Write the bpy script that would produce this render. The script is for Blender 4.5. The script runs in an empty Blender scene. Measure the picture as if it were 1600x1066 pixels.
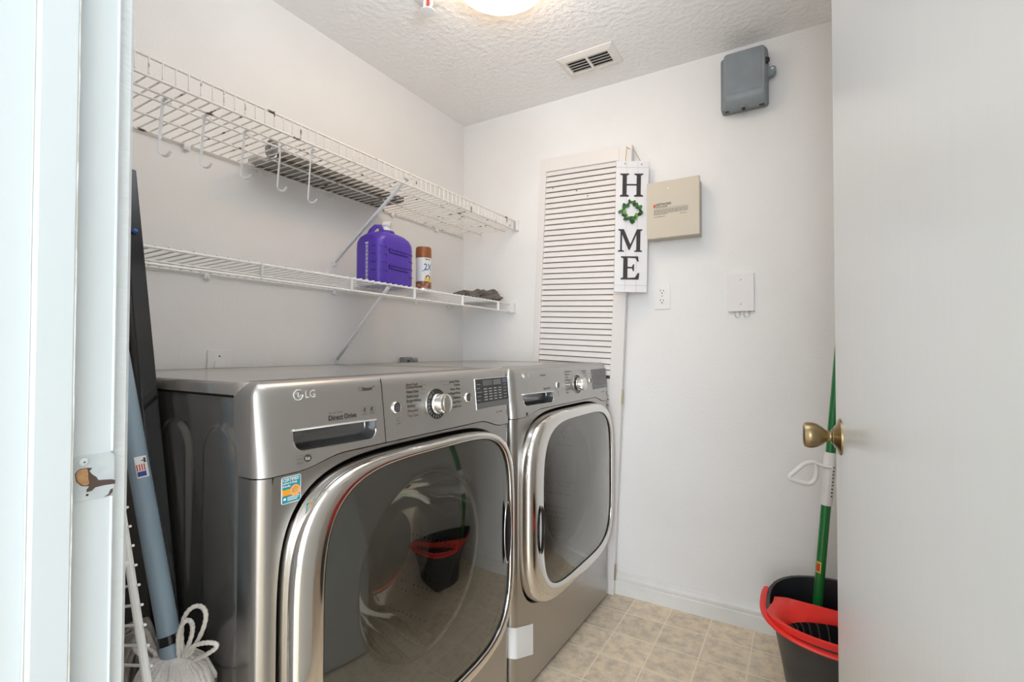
import bpy, bmesh, math, random
from mathutils import Vector, Matrix, noise
RND = random.Random(11)
SC = bpy.context.scene
COL = SC.collection
PI = math.pi

# ------------------------------------------------------------------ camera
CAM_H = 1.06
yaw, pit, rol = math.radians(30.8), math.radians(1.05), math.radians(0.1)
fw = Vector((-math.sin(yaw)*math.cos(pit), math.cos(yaw)*math.cos(pit), math.sin(pit)))
rt = Vector((math.cos(yaw), math.sin(yaw), 0)); up = rt.cross(fw)
rt, up = rt*math.cos(rol)+up*math.sin(rol), -rt*math.sin(rol)+up*math.cos(rol)
cd = bpy.data.cameras.new('camera'); cam = bpy.data.objects.new('camera', cd); COL.objects.link(cam)
m = Matrix((rt, up, -fw)).transposed().to_4x4(); m.translation = Vector((0, 0, CAM_H))
cam.matrix_world = m
cd.sensor_width = 36.0; cd.lens = 760.0/1600.0*36.0; cd.clip_start = 0.01
SC.camera = cam

# ------------------------------------------------------------------ light
SC.view_settings.view_transform = 'Standard'; SC.view_settings.look = 'None'
SC.view_settings.gamma = 1.0; SC.view_settings.use_curve_mapping = False
SC.view_settings.exposure = 0.97
SC.cycles.max_bounces = 10; SC.cycles.diffuse_bounces = 6; SC.cycles.glossy_bounces = 6
SC.cycles.transparent_max_bounces = 12; SC.cycles.sample_clamp_indirect = 6.0
w = bpy.data.worlds.new('daylight'); SC.world = w; w.use_nodes = True
w.node_tree.nodes['Background'].inputs[0].default_value = (0.86, 0.93, 1.0, 1)
w.node_tree.nodes['Background'].inputs[1].default_value = 0.5

def lamp(name, kind, loc, energy, color, **kw):
    l = bpy.data.lights.new(name, kind); l.energy = energy; l.color = color
    for k, v in kw.items(): setattr(l, k, v)
    o = bpy.data.objects.new(name, l); o.location = loc; COL.objects.link(o); return o
# ceiling lamp of this room (its bulb sits inside the diffuser dome built below)
LAMP = (-0.80, 1.27)
# daylight from the window at the end of the hall behind the camera
hl = lamp('hall_window_daylight', 'AREA', (0.72, -3.1, 1.35), 62.0, (0.84, 0.92, 1.0), shape='RECTANGLE', size=1.6, size_y=2.0)
hl.rotation_euler = (PI/2, 0, 0)
# unseen fill spot added to brighten the room, bounced off the ceiling
fl = lamp('bounce_fill', 'SPOT', (-0.28, 0.66, 1.80), 26.0, (0.80, 0.89, 1.0), spot_size=math.radians(150), spot_blend=1.0, shadow_soft_size=0.16)
fl.rotation_euler = (Vector((-0.42, 0.74, 2.25))-fl.location).to_track_quat('-Z', 'Y').to_euler()

# ------------------------------------------------------------------ materials
def mat(name, col, rough=0.5, metal=0.0, spec=0.5, coat=0.0, bump=None, var=None, emit=None, aniso=0.0, tr=0.0):
    ma = bpy.data.materials.new(name); ma.use_nodes = True
    nt = ma.node_tree; b = nt.nodes['Principled BSDF']
    b.inputs['Base Color'].default_value = (*col, 1); b.inputs['Roughness'].default_value = rough
    b.inputs['Metallic'].default_value = metal; b.inputs['Specular IOR Level'].default_value = spec
    b.inputs['Coat Weight'].default_value = coat; b.inputs['Coat Roughness'].default_value = 0.08
    if tr: b.inputs['Transmission Weight'].default_value = tr
    if aniso: b.inputs['Anisotropic'].default_value = aniso
    tc = nt.nodes.new('ShaderNodeTexCoord')
    if var:                                   # colour variation: (colour 2, scale, detail, lo, hi)
        c2, sc, de, lo, hi = var
        n = nt.nodes.new('ShaderNodeTexNoise'); n.inputs['Scale'].default_value = sc; n.inputs['Detail'].default_value = de
        nt.links.new(tc.outputs['Object'], n.inputs['Vector'])
        r = nt.nodes.new('ShaderNodeMapRange'); r.inputs[1].default_value = lo; r.inputs[2].default_value = hi
        nt.links.new(n.outputs[0], r.inputs[0])
        mx = nt.nodes.new('ShaderNodeMix'); mx.data_type = 'RGBA'
        mx.inputs[6].default_value = (*col, 1); mx.inputs[7].default_value = (*c2, 1)
        nt.links.new(r.outputs[0], mx.inputs[0]); nt.links.new(mx.outputs[2], b.inputs['Base Color'])
    if bump:                                  # (scale, detail, strength, distance, stretch)
        sc, de, st, di = bump[:4]
        n = nt.nodes.new('ShaderNodeTexNoise'); n.inputs['Scale'].default_value = sc; n.inputs['Detail'].default_value = de
        if len(bump) > 4:
            mp = nt.nodes.new('ShaderNodeMapping'); mp.inputs['Scale'].default_value = bump[4]
            nt.links.new(tc.outputs['Object'], mp.inputs[0]); nt.links.new(mp.outputs[0], n.inputs['Vector'])
        else:
            nt.links.new(tc.outputs['Object'], n.inputs['Vector'])
        bp = nt.nodes.new('ShaderNodeBump'); bp.inputs['Strength'].default_value = st; bp.inputs['Distance'].default_value = di
        nt.links.new(n.outputs[0], bp.inputs['Height']); nt.links.new(bp.outputs[0], b.inputs['Normal'])
    if emit:
        b.inputs['Emission Color'].default_value = (*emit[0], 1); b.inputs['Emission Strength'].default_value = emit[1]
    return ma

M = {}
M['wall'] = mat('orange_peel_wall_paint', (0.83, 0.82, 0.805), 0.6, bump=(170, 3, 0.25, 0.004), var=((0.80, 0.785, 0.77), 3, 4, 0.4, 0.7))
M['ceil'] = mat('knockdown_ceiling_paint', (0.89, 0.88, 0.87), 0.75, bump=(48, 4, 0.55, 0.012))
M['trim'] = mat('white_trim_paint', (0.77, 0.76, 0.74), 0.35, var=((0.70, 0.685, 0.66), 6, 4, 0.45, 0.75), bump=(60, 3, 0.12, 0.003))
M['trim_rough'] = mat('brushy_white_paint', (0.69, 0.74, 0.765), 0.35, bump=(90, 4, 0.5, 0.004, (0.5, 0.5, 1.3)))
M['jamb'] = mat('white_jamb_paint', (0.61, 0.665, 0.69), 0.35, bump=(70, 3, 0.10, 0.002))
M['grime'] = mat('grime', (0.50, 0.47, 0.40), 0.7, var=((0.78, 0.78, 0.75), 28, 5, 0.40, 0.62))
M['grime_lt'] = mat('yellowed_caulk', (0.74, 0.72, 0.62), 0.6, var=((0.80, 0.81, 0.79), 20, 4, 0.40, 0.66))
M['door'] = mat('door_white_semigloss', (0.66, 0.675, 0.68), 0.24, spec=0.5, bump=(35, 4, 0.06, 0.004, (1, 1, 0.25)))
M['steel'] = mat('brushed_grey_steel', (0.46, 0.445, 0.43), 0.28, 1.0, bump=(420, 2, 0.05, 0.001, (1, 1, 0.02)))
M['panel'] = mat('silver_console_paint', (0.50, 0.485, 0.47), 0.34, 0.9)
M['top'] = mat('silver_top_enamel', (0.52, 0.50, 0.48), 0.22, 0.75)
M['side'] = mat('graphite_side_enamel', (0.33, 0.325, 0.32), 0.16, 0.8, bump=(260, 2, 0.03, 0.002))
M['chrome'] = mat('chrome', (0.80, 0.78, 0.75), 0.09, 1.0)
M['chrome_dim'] = mat('satin_chrome', (0.70, 0.68, 0.65), 0.16, 1.0)
M['black'] = mat('black_plastic', (0.012, 0.012, 0.013), 0.35)
M['black_gloss'] = mat('black_glossy', (0.012, 0.012, 0.014), 0.12)
M['gap'] = mat('black_rubber', (0.01, 0.01, 0.01), 0.7)
M['pocket'] = mat('dark_grey_gloss', (0.17, 0.17, 0.17), 0.18, 0.7)
M['innerdoor'] = mat('door_liner_grey', (0.30, 0.30, 0.29), 0.22)
M['gasket'] = mat('grey_rubber', (0.07, 0.07, 0.072), 0.5)
M['print'] = mat('dark_print', (0.05, 0.048, 0.045), 0.5)
M['print_red'] = mat('maroon_print', (0.14, 0.075, 0.07), 0.5)
M['print_soft'] = mat('grey_print', (0.16, 0.15, 0.145), 0.5)
M['silverprint'] = mat('silver_print', (0.85, 0.84, 0.82), 0.25, 0.6)
M['display'] = mat('display_dark', (0.035, 0.035, 0.037), 0.2)
M['display_lt'] = mat('display_light', (0.36, 0.36, 0.34), 0.4)
M['display_gr'] = mat('display_grey', (0.13, 0.13, 0.13), 0.25)
M['display_bl'] = mat('display_blue', (0.10, 0.11, 0.20), 0.3)
M['wire'] = mat('white_vinyl_wire', (0.83, 0.83, 0.82), 0.4)
M['white'] = mat('white_plastic', (0.82, 0.81, 0.80), 0.35)
M['white2'] = mat('white_card', (0.84, 0.84, 0.84), 0.5)
M['hook'] = mat('white_hook_enamel', (0.80, 0.82, 0.85), 0.3)
M['greytool'] = mat('grey_sheet_metal', (0.26, 0.255, 0.25), 0.5)
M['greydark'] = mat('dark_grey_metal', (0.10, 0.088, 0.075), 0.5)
M['greylite'] = mat('pale_grey_plastic', (0.42, 0.42, 0.42), 0.45)
M['purple'] = mat('purple_plastic', (0.085, 0.035, 0.42), 0.36, var=((0.075, 0.03, 0.38), 12, 2, 0.3, 0.7))
M['purple_dk'] = mat('purple_groove', (0.030, 0.012, 0.16), 0.4)
M['purple_lt'] = mat('translucent_label_strip', (0.30, 0.25, 0.50), 0.5)
M['cap_white'] = mat('spout_white', (0.86, 0.85, 0.82), 0.35)
M['cap_shade'] = mat('spout_ring', (0.62, 0.62, 0.58), 0.4)
M['brown_cap'] = mat('brown_cap', (0.27, 0.085, 0.022), 0.35)
M['can_white'] = mat('can_label', (0.70, 0.71, 0.72), 0.3)
M['can_blue'] = mat('can_blue', (0.01, 0.13, 0.36), 0.35)
M['can_brown'] = mat('can_brown', (0.19, 0.06, 0.025), 0.35, var=((0.42, 0.22, 0.14), 60, 3, 0.45, 0.6))
M['can_yellow'] = mat('can_yellow', (0.72, 0.55, 0.04), 0.35)
M['cloth'] = mat('charcoal_cloth', (0.12, 0.105, 0.092), 0.9, bump=(220, 3, 0.3, 0.003), var=((0.17, 0.15, 0.135), 25, 4, 0.4, 0.65))
M['louver'] = mat('cream_white_paint', (0.76, 0.725, 0.70), 0.4)
M['louver_edge'] = mat('white_door_edge', (0.76, 0.735, 0.71), 0.4)
M['hinge'] = mat('worn_brass', (0.40, 0.33, 0.20), 0.4, 0.7)
M['sign'] = mat('white_sign_board', (0.80, 0.79, 0.80), 0.45)
M['signline'] = mat('plank_groove', (0.45, 0.42, 0.42), 0.6)
M['letter'] = mat('espresso_letter', (0.035, 0.026, 0.024), 0.5)
M['leaf'] = mat('leaf_green', (0.035, 0.13, 0.02), 0.4)
M['leaf2'] = mat('leaf_lime', (0.16, 0.34, 0.03), 0.4)
M['leaf3'] = mat('leaf_dark', (0.015, 0.06, 0.02), 0.4)
M['twine'] = mat('jute_twine', (0.42, 0.30, 0.17), 0.9)
M['beige'] = mat('beige_powder_coat', (0.58, 0.52, 0.42), 0.45)
M['beige_dk'] = mat('beige_box_body', (0.50, 0.46, 0.39), 0.5)
M['red_print'] = mat('red_print', (0.60, 0.06, 0.03), 0.5)
M['ni'] = mat('grey_utility_plastic', (0.215, 0.245, 0.265), 0.42, var=((0.245, 0.275, 0.295), 18, 4, 0.4, 0.7))
M['ni_dk'] = mat('grey_utility_shell', (0.19, 0.215, 0.23), 0.5)
M['slot'] = mat('outlet_slot', (0.04, 0.03, 0.025), 0.6)
M['plate_pink'] = mat('blank_plate', (0.79, 0.755, 0.75), 0.4)
M['screw'] = mat('screw_metal', (0.40, 0.38, 0.36), 0.35, 0.8)
M['vent'] = mat('vent_enamel', (0.80, 0.765, 0.725), 0.4)
M['duct'] = mat('dark_duct', (0.03, 0.022, 0.016), 0.8)
M['brass'] = mat('antique_brass', (0.31, 0.235, 0.13), 0.28, 1.0, bump=(300, 2, 0.05, 0.001, (1, 1, 0.05)))
M['dome'] = mat('glowing_glass_dome', (0.9, 0.8, 0.62), 0.4, emit=((1.0, 0.72, 0.45), 7.6))
M['bucket'] = mat('charcoal_bucket_plastic', (0.048, 0.048, 0.05), 0.42)
M['bucket_in'] = mat('black_bucket_inside', (0.013, 0.014, 0.017), 0.3)
M['red'] = mat('red_plastic', (0.82, 0.022, 0.014), 0.32)
M['green'] = mat('green_pole', (0.008, 0.17, 0.035), 0.3, coat=0.3)
M['moph'] = mat('blue_grey_handle', (0.255, 0.34, 0.41), 0.38)
M['mop'] = mat('cotton_yarn', (0.80, 0.77, 0.74), 0.95, bump=(420, 3, 0.6, 0.004), var=((0.64, 0.59, 0.55), 22, 4, 0.42, 0.66))
M['mop2'] = mat('soiled_cotton_yarn', (0.42, 0.36, 0.325), 0.95, bump=(420, 3, 0.6, 0.004), var=((0.58, 0.54, 0.51), 25, 4, 0.45, 0.65))
M['board'] = mat('dark_brown_board', (0.075, 0.066, 0.057), 0.28, var=((0.11, 0.098, 0.085), 5, 3, 0.4, 0.7))
M['blue'] = mat('blue_plastic', (0.03, 0.10, 0.35), 0.4)
M['navy'] = mat('flag_navy', (0.03, 0.06, 0.28), 0.5)
M['teal'] = mat('sticker_teal', (0.0, 0.26, 0.33), 0.45)
M['orange'] = mat('sticker_orange', (0.85, 0.36, 0.02), 0.45)
M['orange2'] = mat('sticker_orange_disc', (0.80, 0.40, 0.13), 0.45)
M['orange3'] = mat('sticker_amber', (0.55, 0.20, 0.03), 0.45)
M['wood'] = mat('raw_wood', (0.34, 0.165, 0.06), 0.8, var=((0.48, 0.29, 0.14), 90, 4, 0.4, 0.65))
M['wood_dk'] = mat('weathered_wood', (0.085, 0.055, 0.045), 0.85)
M['plate'] = mat('painted_strike_plate', (0.50, 0.56, 0.585), 0.34, 0.15, var=((0.60, 0.655, 0.67), 40, 4, 0.4, 0.7))
M['hallwall'] = mat('hall_wall_paint', (0.80, 0.80, 0.79), 0.7)

def rust_mat():
    ma = mat('rusting_white_wire', (0.80, 0.77, 0.73), 0.45); nt = ma.node_tree; b = nt.nodes['Principled BSDF']
    tc = nt.nodes.new('ShaderNodeTexCoord')
    n = nt.nodes.new('ShaderNodeTexNoise'); n.inputs['Scale'].default_value = 24; n.inputs['Detail'].default_value = 6
    nt.links.new(tc.outputs['Object'], n.inputs['Vector'])
    r = nt.nodes.new('ShaderNodeMapRange'); r.inputs[1].default_value = 0.605; r.inputs[2].default_value = 0.67
    nt.links.new(n.outputs[0], r.inputs[0])
    mx = nt.nodes.new('ShaderNodeMix'); mx.data_type = 'RGBA'
    mx.inputs[6].default_value = (0.80, 0.77, 0.73, 1); mx.inputs[7].default_value = (0.10, 0.045, 0.02, 1)
    nt.links.new(r.outputs[0], mx.inputs[0]); nt.links.new(mx.outputs[2], b.inputs['Base Color']); return ma
M['rust'] = rust_mat()

def floor_mat():
    ma = mat('beige_vinyl_tile', (0.5, 0.43, 0.35), 0.33); nt = ma.node_tree; b = nt.nodes['Principled BSDF']
    N = nt.nodes.new; L = nt.links.new
    tc = N('ShaderNodeTexCoord')
    mp = N('ShaderNodeMapping'); mp.inputs['Location'].default_value = (0.617+1.515, -1.785+1.52, 0)
    L(tc.outputs['Object'], mp.inputs[0])
    br = N('ShaderNodeTexBrick'); br.offset = 0.0; br.squash = 1.0
    br.inputs['Scale'].default_value = 1.0; br.inputs['Mortar Size'].default_value = 0.0028; br.inputs['Mortar Smooth'].default_value = 0.3
    br.inputs['Brick Width'].default_value = 0.1515; br.inputs['Row Height'].default_value = 0.152; br.inputs['Bias'].default_value = 0.0
    br.inputs['Color1'].default_value = (0.0, 0, 0, 1); br.inputs['Color2'].default_value = (1, 1, 1, 1); br.inputs['Mortar'].default_value = (0.5, 0.5, 0.5, 1)
    L(mp.outputs[0], br.inputs['Vector'])
    n1 = N('ShaderNodeTexNoise'); n1.inputs['Scale'].default_value = 26; n1.inputs['Detail'].default_value = 8; n1.inputs['Roughness'].default_value = 0.68
    L(tc.outputs['Object'], n1.inputs['Vector'])
    cr = N('ShaderNodeValToRGB'); e = cr.color_ramp.elements
    e[0].position = 0.33; e[0].color = (0.55, 0.455, 0.345, 1); e[1].position = 0.66; e[1].color = (0.86, 0.72, 0.50, 1)
    k = e.new(0.47); k.color = (0.70, 0.585, 0.445, 1); k = e.new(0.56); k.color = (0.80, 0.665, 0.49, 1)
    L(n1.outputs[0], cr.inputs[0])
    hs = N('ShaderNodeHueSaturation'); mr = N('ShaderNodeMapRange'); mr.inputs[3].default_value = 0.93; mr.inputs[4].default_value = 1.07
    L(br.outputs['Color'], mr.inputs[0]); L(mr.outputs[0], hs.inputs['Value']); L(cr.outputs[0], hs.inputs['Color'])
    mx = N('ShaderNodeMix'); mx.data_type = 'RGBA'; mx.inputs[7].default_value = (0.88, 0.78, 0.62, 1)
    L(br.outputs['Fac'], mx.inputs[0]); L(hs.outputs[0], mx.inputs[6]); L(mx.outputs[2], b.inputs['Base Color'])
    bp = N('ShaderNodeBump'); bp.inputs['Strength'].default_value = 0.25; bp.inputs['Distance'].default_value = 0.002
    L(br.outputs['Fac'], bp.inputs['Height']); L(bp.outputs[0], b.inputs['Normal']); return ma
M['floor'] = floor_mat()

def tint_glass(name, tint, refl, rough):
    ma = bpy.data.materials.new(name); ma.use_nodes = True; nt = ma.node_tree; nt.nodes.clear()
    N = nt.nodes.new; L = nt.links.new
    t = N('ShaderNodeBsdfTransparent'); t.inputs[0].default_value = (*tint, 1)
    g = N('ShaderNodeBsdfGlossy'); g.inputs['Roughness'].default_value = rough; g.inputs[0].default_value = (0.93, 0.93, 0.90, 1)
    f = N('ShaderNodeFresnel'); f.inputs[0].default_value = 1.5
    a = N('ShaderNodeMath'); a.operation = 'MULTIPLY_ADD'; a.inputs[1].default_value = 1.0; a.inputs[2].default_value = refl; a.use_clamp = True
    L(f.outputs[0], a.inputs[0])
    mx = N('ShaderNodeMixShader'); L(a.outputs[0], mx.inputs[0]); L(t.outputs[0], mx.inputs[1]); L(g.outputs[0], mx.inputs[2])
    o = N('ShaderNodeOutputMaterial'); L(mx.outputs[0], o.inputs[0]); return ma
M['glass'] = tint_glass('smoked_door_glass', (0.60, 0.61, 0.60), 0.10, 0.03)
M['glass_dry'] = tint_glass('grey_door_glass', (0.55, 0.56, 0.55), 0.17, 0.06)
M['bowl'] = tint_glass('clear_bowl_glass', (0.80, 0.81, 0.80), 0.05, 0.03)

# ------------------------------------------------------------------ mesh tools
class MB:
    def __init__(s): s.v = []; s.f = []; s.mi = []
    def add(s, vs, fs, mi=0):
        o = len(s.v); s.v += [tuple(v) for v in vs]; s.f += [tuple(i+o for i in f) for f in fs]; s.mi += [mi]*len(fs); return s
    def box(s, x0, x1, y0, y1, z0, z1, mi=0):
        vs = [(x, y, z) for x in (x0, x1) for y in (y0, y1) for z in (z0, z1)]
        return s.add(vs, [(0, 1, 3, 2), (4, 6, 7, 5), (0, 4, 5, 1), (2, 3, 7, 6), (0, 2, 6, 4), (1, 5, 7, 3)], mi)
    def loft(s, loops, closed=True, cap0=True, cap1=True, mi=0):
        n = len(loops[0]); vs = [p for l in loops for p in l]; fs = []
        for k in range(len(loops)-1):
            for i in range(n if closed else n-1):
                j = (i+1) % n; fs.append((k*n+i, k*n+j, (k+1)*n+j, (k+1)*n+i))
        if cap0: fs.append(tuple(reversed(range(n))))
        if cap1: fs.append(tuple(range((len(loops)-1)*n, len(loops)*n)))
        return s.add(vs, fs, mi)
    def tube(s, pts, r, n=8, caps=True, mi=0, closed=False, flat=None):
        pts = [Vector(p) for p in pts]; N = len(pts)
        rr = r if isinstance(r, (list, tuple)) else [r]*N
        t0 = (pts[1]-pts[0]).normalized(); a = Vector((0, 0, 1)) if abs(t0.z) < 0.9 else Vector((1, 0, 0))
        nx = t0.cross(a).normalized(); loops = []
        for i in range(N):
            if closed: t = (pts[(i+1) % N]-pts[i-1])
            else: t = pts[min(i+1, N-1)]-pts[max(i-1, 0)]
            t = t.normalized() if t.length > 1e-9 else t0
            nx = (nx - t*nx.dot(t)).normalized(); ny = t.cross(nx)
            fx, fy = flat if flat else (1, 1)
            loops.append([pts[i]+nx*(math.cos(2*PI*k/n)*rr[i]*fx)+ny*(math.sin(2*PI*k/n)*rr[i]*fy) for k in range(n)])
        if closed: return s.loft(loops+[loops[0]], True, False, False, mi)
        return s.loft(loops, True, caps, caps, mi)
    def lathe(s, prof, o, ax, n=32, mi=0, cap0=False, cap1=False):
        ax = Vector(ax).normalized(); o = Vector(o); a = Vector((0, 0, 1)) if abs(ax.z) < 0.9 else Vector((1, 0, 0))
        e1 = ax.cross(a).normalized(); e2 = ax.cross(e1)
        loops = [[o+ax*h+e1*(r*math.cos(2*PI*k/n))+e2*(r*math.sin(2*PI*k/n)) for k in range(n)] for r, h in prof]
        return s.loft(loops, True, cap0, cap1, mi)
    def prism(s, poly, fn, d0, d1, mi=0):
        """polygon (2-D) mapped by fn(a, b, depth); closed solid between depths"""
        n = len(poly); vs = [fn(a, b, d0) for a, b in poly]+[fn(a, b, d1) for a, b in poly]
        fs = [tuple(range(n)), tuple(reversed(range(n, 2*n)))]+[(i, (i+1) % n, n+(i+1) % n, n+i) for i in range(n)]
        return s.add(vs, fs, mi)
    def rect(s, a0, a1, b0, b1, fn, d0, d1, mi=0): return s.prism([(a0, b0), (a1, b0), (a1, b1), (a0, b1)], fn, d0, d1, mi)
    def text(s, body, size, fn, a, b, d, align='LEFT', mi=0, sx=1.0, bold=0.022):
        me = text_mesh(body, size, align, bold)
        vs = [fn(a+v.co.x*sx, b+v.co.y, d) for v in me.vertices]
        return s.add(vs, [tuple(p.vertices) for p in me.polygons], mi)
    def build(s, name, mats, parent=None, ang=35, bevel=0, seg=2, subsurf=0, recalc=True, loc=None):
        me = bpy.data.meshes.new(name); me.from_pydata(s.v, [], s.f)
        ms = mats if isinstance(mats, (list, tuple)) else [mats]
        for k in ms: me.materials.append(M[k] if isinstance(k, str) else k)
        me.polygons.foreach_set('material_index', s.mi)
        if recalc:
            bm = bmesh.new(); bm.from_mesh(me); bmesh.ops.recalc_face_normals(bm, faces=bm.faces); bm.to_mesh(me); bm.free()
        if ang: me.shade_smooth(); me.set_sharp_from_angle(angle=math.radians(ang))
        o = bpy.data.objects.new(name, me); COL.objects.link(o)
        if parent: o.parent = parent
        if loc: o.location = loc
        if bevel:
            b = o.modifiers.new('bevel', 'BEVEL'); b.width = bevel; b.segments = seg; b.limit_method = 'ANGLE'; b.harden_normals = False
        if subsurf:
            b = o.modifiers.new('sub', 'SUBSURF'); b.levels = subsurf; b.render_levels = subsurf
        return o
_tc = {}
def text_mesh(body, size, align, bold):
    k = (body, size, align, bold)
    if k not in _tc:
        cu = bpy.data.curves.new('lettering', 'FONT'); cu.body = body; cu.size = size; cu.align_x = align; cu.resolution_u = 3; cu.offset = size*bold
        o = bpy.data.objects.new('lettering', cu); COL.objects.link(o)
        bpy.context.view_layer.update()
        dg = bpy.context.evaluated_depsgraph_get()
        _tc[k] = bpy.data.meshes.new_from_object(o.evaluated_get(dg))
        bpy.data.objects.remove(o); bpy.data.curves.remove(cu)
    return _tc[k]

def empty(name, loc, rot=(0, 0, 0)):
    o = bpy.data.objects.new(name, None); COL.objects.link(o); o.location = loc; o.rotation_euler = rot
    o.empty_display_size = 0.05; return o
def tag(o, label, cat, group=None):
    o['label'] = label; o['category'] = cat
    if group: o['group'] = group
    return o
def structure(o): o['kind'] = 'structure'; return o
def lab(o, label): o['label'] = label; return o
def sst(a, b, x):
    t = min(1, max(0, (x-a)/(b-a))); return t*t*(3-2*t)
def rrect(a0, a1, b0, b1, r, k=5):
    out = []
    for cx, cy, s0 in ((a1-r, b0+r, -PI/2), (a1-r, b1-r, 0), (a0+r, b1-r, PI/2), (a0+r, b0+r, PI)):
        out += [(cx+r*math.cos(s0+PI/2*i/k), cy+r*math.sin(s0+PI/2*i/k)) for i in range(k+1)]
    return out
def ell(ca, cb, ra, rb, n=28): return [(ca+ra*math.cos(2*PI*i/n), cb+rb*math.sin(2*PI*i/n)) for i in range(n)]

# ------------------------------------------------------------------ room shell
WX, FY, CZ = -1.541, 2.08, 2.25          # left wall, far wall, ceiling
NY0, NY1 = 0.14, 0.262                   # the wall with the doorway
RX = 0.62                                # right wall
JX, HX = -0.675, 0.095                   # strike jamb, hinge jamb
def sbox(name, b, m, bevel=0): return structure(MB().box(*b).build(name, m, ang=0, bevel=bevel))
sbox('floor', (-2.2, 2.2, -3.2, FY+0.1, -0.06, 0.0), 'floor')
sbox('ceiling', (WX-0.1, RX+0.1, NY0, FY+0.1, CZ, CZ+0.08), 'ceil')
sbox('wall_left', (WX-0.1, WX, NY0, FY+0.1, 0, CZ), 'wall')
sbox('wall_far', (WX, RX, FY, FY+0.1, 0, CZ), 'wall')
sbox('wall_right', (RX, RX+0.1, NY0, FY+0.1, 0, CZ), 'wall')
near = MB().box(WX, JX-0.02, NY0+0.002, NY1-0.017, 0, CZ).box(HX+0.02, RX, NY0+0.002, NY1-0.017, 0, CZ).box(JX-0.02, HX+0.02, NY0+0.002, NY1-0.017, 2.06, CZ)
structure(near.build('wall_near', 'wall', ang=0))
# hall behind the camera (its far end is open to daylight)
sbox('wall_hall_left', (-1.75, -1.65, -3.2, NY0, 0, 2.45), 'hallwall')
sbox('wall_hall_right', (1.55, 1.65, -3.2, NY0, 0, 2.45), 'hallwall')
hb = MB().box(-1.65, JX-0.07, NY0-0.03, NY0, 0, 2.45).box(HX+0.07, 1.55, NY0-0.03, NY0, 0, 2.45).box(JX-0.07, HX+0.07, NY0-0.03, NY0, 2.12, 2.45)
structure(hb.build('wall_hall', 'hallwall', ang=0))
sbox('ceiling_hall', (-1.75, 1.65, -3.2, NY0, 2.45, 2.5), 'hallwall')

# baseboard with a moulded profile on the far wall
prof = [(0, 0), (0.013, 0), (0.013, 0.052), (0.0105, 0.055), (0.0105, 0.060), (0.012, 0.063), (0.012, 0.072), (0.008, 0.080), (0.006, 0.090), (0.003, 0.094), (0, 0.094)]
structure(MB().loft([[(x, FY-a, b) for a, b in prof] for x in (WX, RX)]).build('baseboard_far', 'trim', ang=25))
structure(MB().loft([[(RX-a, y, b) for a, b in prof] for y in (NY1, FY-0.013)]).build('baseboard_right', 'trim', ang=25))

# door jamb (strike side) with stop, room-side casing and the strike plate
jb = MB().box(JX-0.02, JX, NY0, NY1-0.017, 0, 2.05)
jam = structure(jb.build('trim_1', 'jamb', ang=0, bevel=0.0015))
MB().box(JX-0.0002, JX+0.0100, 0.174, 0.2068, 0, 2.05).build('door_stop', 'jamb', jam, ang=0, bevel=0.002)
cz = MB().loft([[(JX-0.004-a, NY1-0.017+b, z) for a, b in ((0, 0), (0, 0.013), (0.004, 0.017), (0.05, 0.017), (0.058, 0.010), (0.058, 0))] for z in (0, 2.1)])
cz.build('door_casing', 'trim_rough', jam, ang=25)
def seam_strip(name, x, y, wd, z0, z1, m):
    n = 60; pts = [(x, y+wd*0.4*noise.noise((0, y*50, k*1.7)), z0+(z1-z0)*k/n) for k in range(n+1)]
    return MB().tube(pts, [wd*(0.55+0.45*abs(noise.noise((3, y*9, k*0.9)))) for k in range(n+1)], 6, flat=(1, 0.35)).build(name, m, jam)
seam_strip('dirt_line', JX+0.0098, 0.2066, 0.0010, 0.3, 1.9, 'grime')
seam_strip('caulk_line', JX+0.0008, 0.1730, 0.0010, 0.3, 1.9, 'grime_lt')
MB().tube([(JX+0.0005, 0.2445, 0.945), (JX+0.0005, 0.2445, 2.05)], 0.0016, 8).tube([(JX+0.0005, 0.2445, 0.1), (JX+0.0005, 0.2445, 0.894)], 0.0016, 8).build('paint_bead', 'jamb', jam)
fj = lambda a, b, d: (JX+d, a, b)
pl = MB().prism(rrect(0.209, 0.2465, 0.8945, 0.9435, 0.006), fj, 0.0, 0.0016).build('strike_plate', 'plate', jam, ang=0, bevel=0.0004)
lab(pl, 'painted strike plate with a broken out latch hole')
hole = [(0.211, 0.925), (0.213, 0.9285), (0.216, 0.930), (0.222, 0.930), (0.226, 0.929), (0.2235, 0.926), (0.226, 0.922), (0.230, 0.918), (0.2315, 0.9145), (0.238, 0.9135), (0.244, 0.9125), (0.247, 0.911), (0.247, 0.907), (0.237, 0.9075), (0.229, 0.907), (0.226, 0.904), (0.2215, 0.9035), (0.2212, 0.906), (0.2235, 0.9095), (0.217, 0.911), (0.2125, 0.9165)]
MB().prism([(a, b) for a, b in hole], fj, 0.0012, 0.0019).build('latch_hole', 'wood_dk', pl, ang=0)
MB().prism([(0.2117, 0.9245), (0.2135, 0.928), (0.2165, 0.9293), (0.2215, 0.9293), (0.2222, 0.925), (0.2225, 0.918), (0.2235, 0.913), (0.222, 0.911), (0.2175, 0.912), (0.2132, 0.917)], fj, 0.0015, 0.0022).build('bare_wood', 'wood', pl, ang=0)
MB().prism([(0.237, 0.8945), (0.241, 0.8965), (0.2425, 0.901), (0.245, 0.9025), (0.2447, 0.898), (0.242, 0.895)], fj, 0.0014, 0.0019).build('chipped_paint', 'wood_dk', pl, ang=0)
sw = MB().lathe([(0.0042, 0), (0.0042, 0.0012), (0.0015, 0.0022)], (JX+0.0014, 0.2185, 0.937), (1, 0, 0), 16, cap1=True).build('screw', 'jamb', pl)
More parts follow.
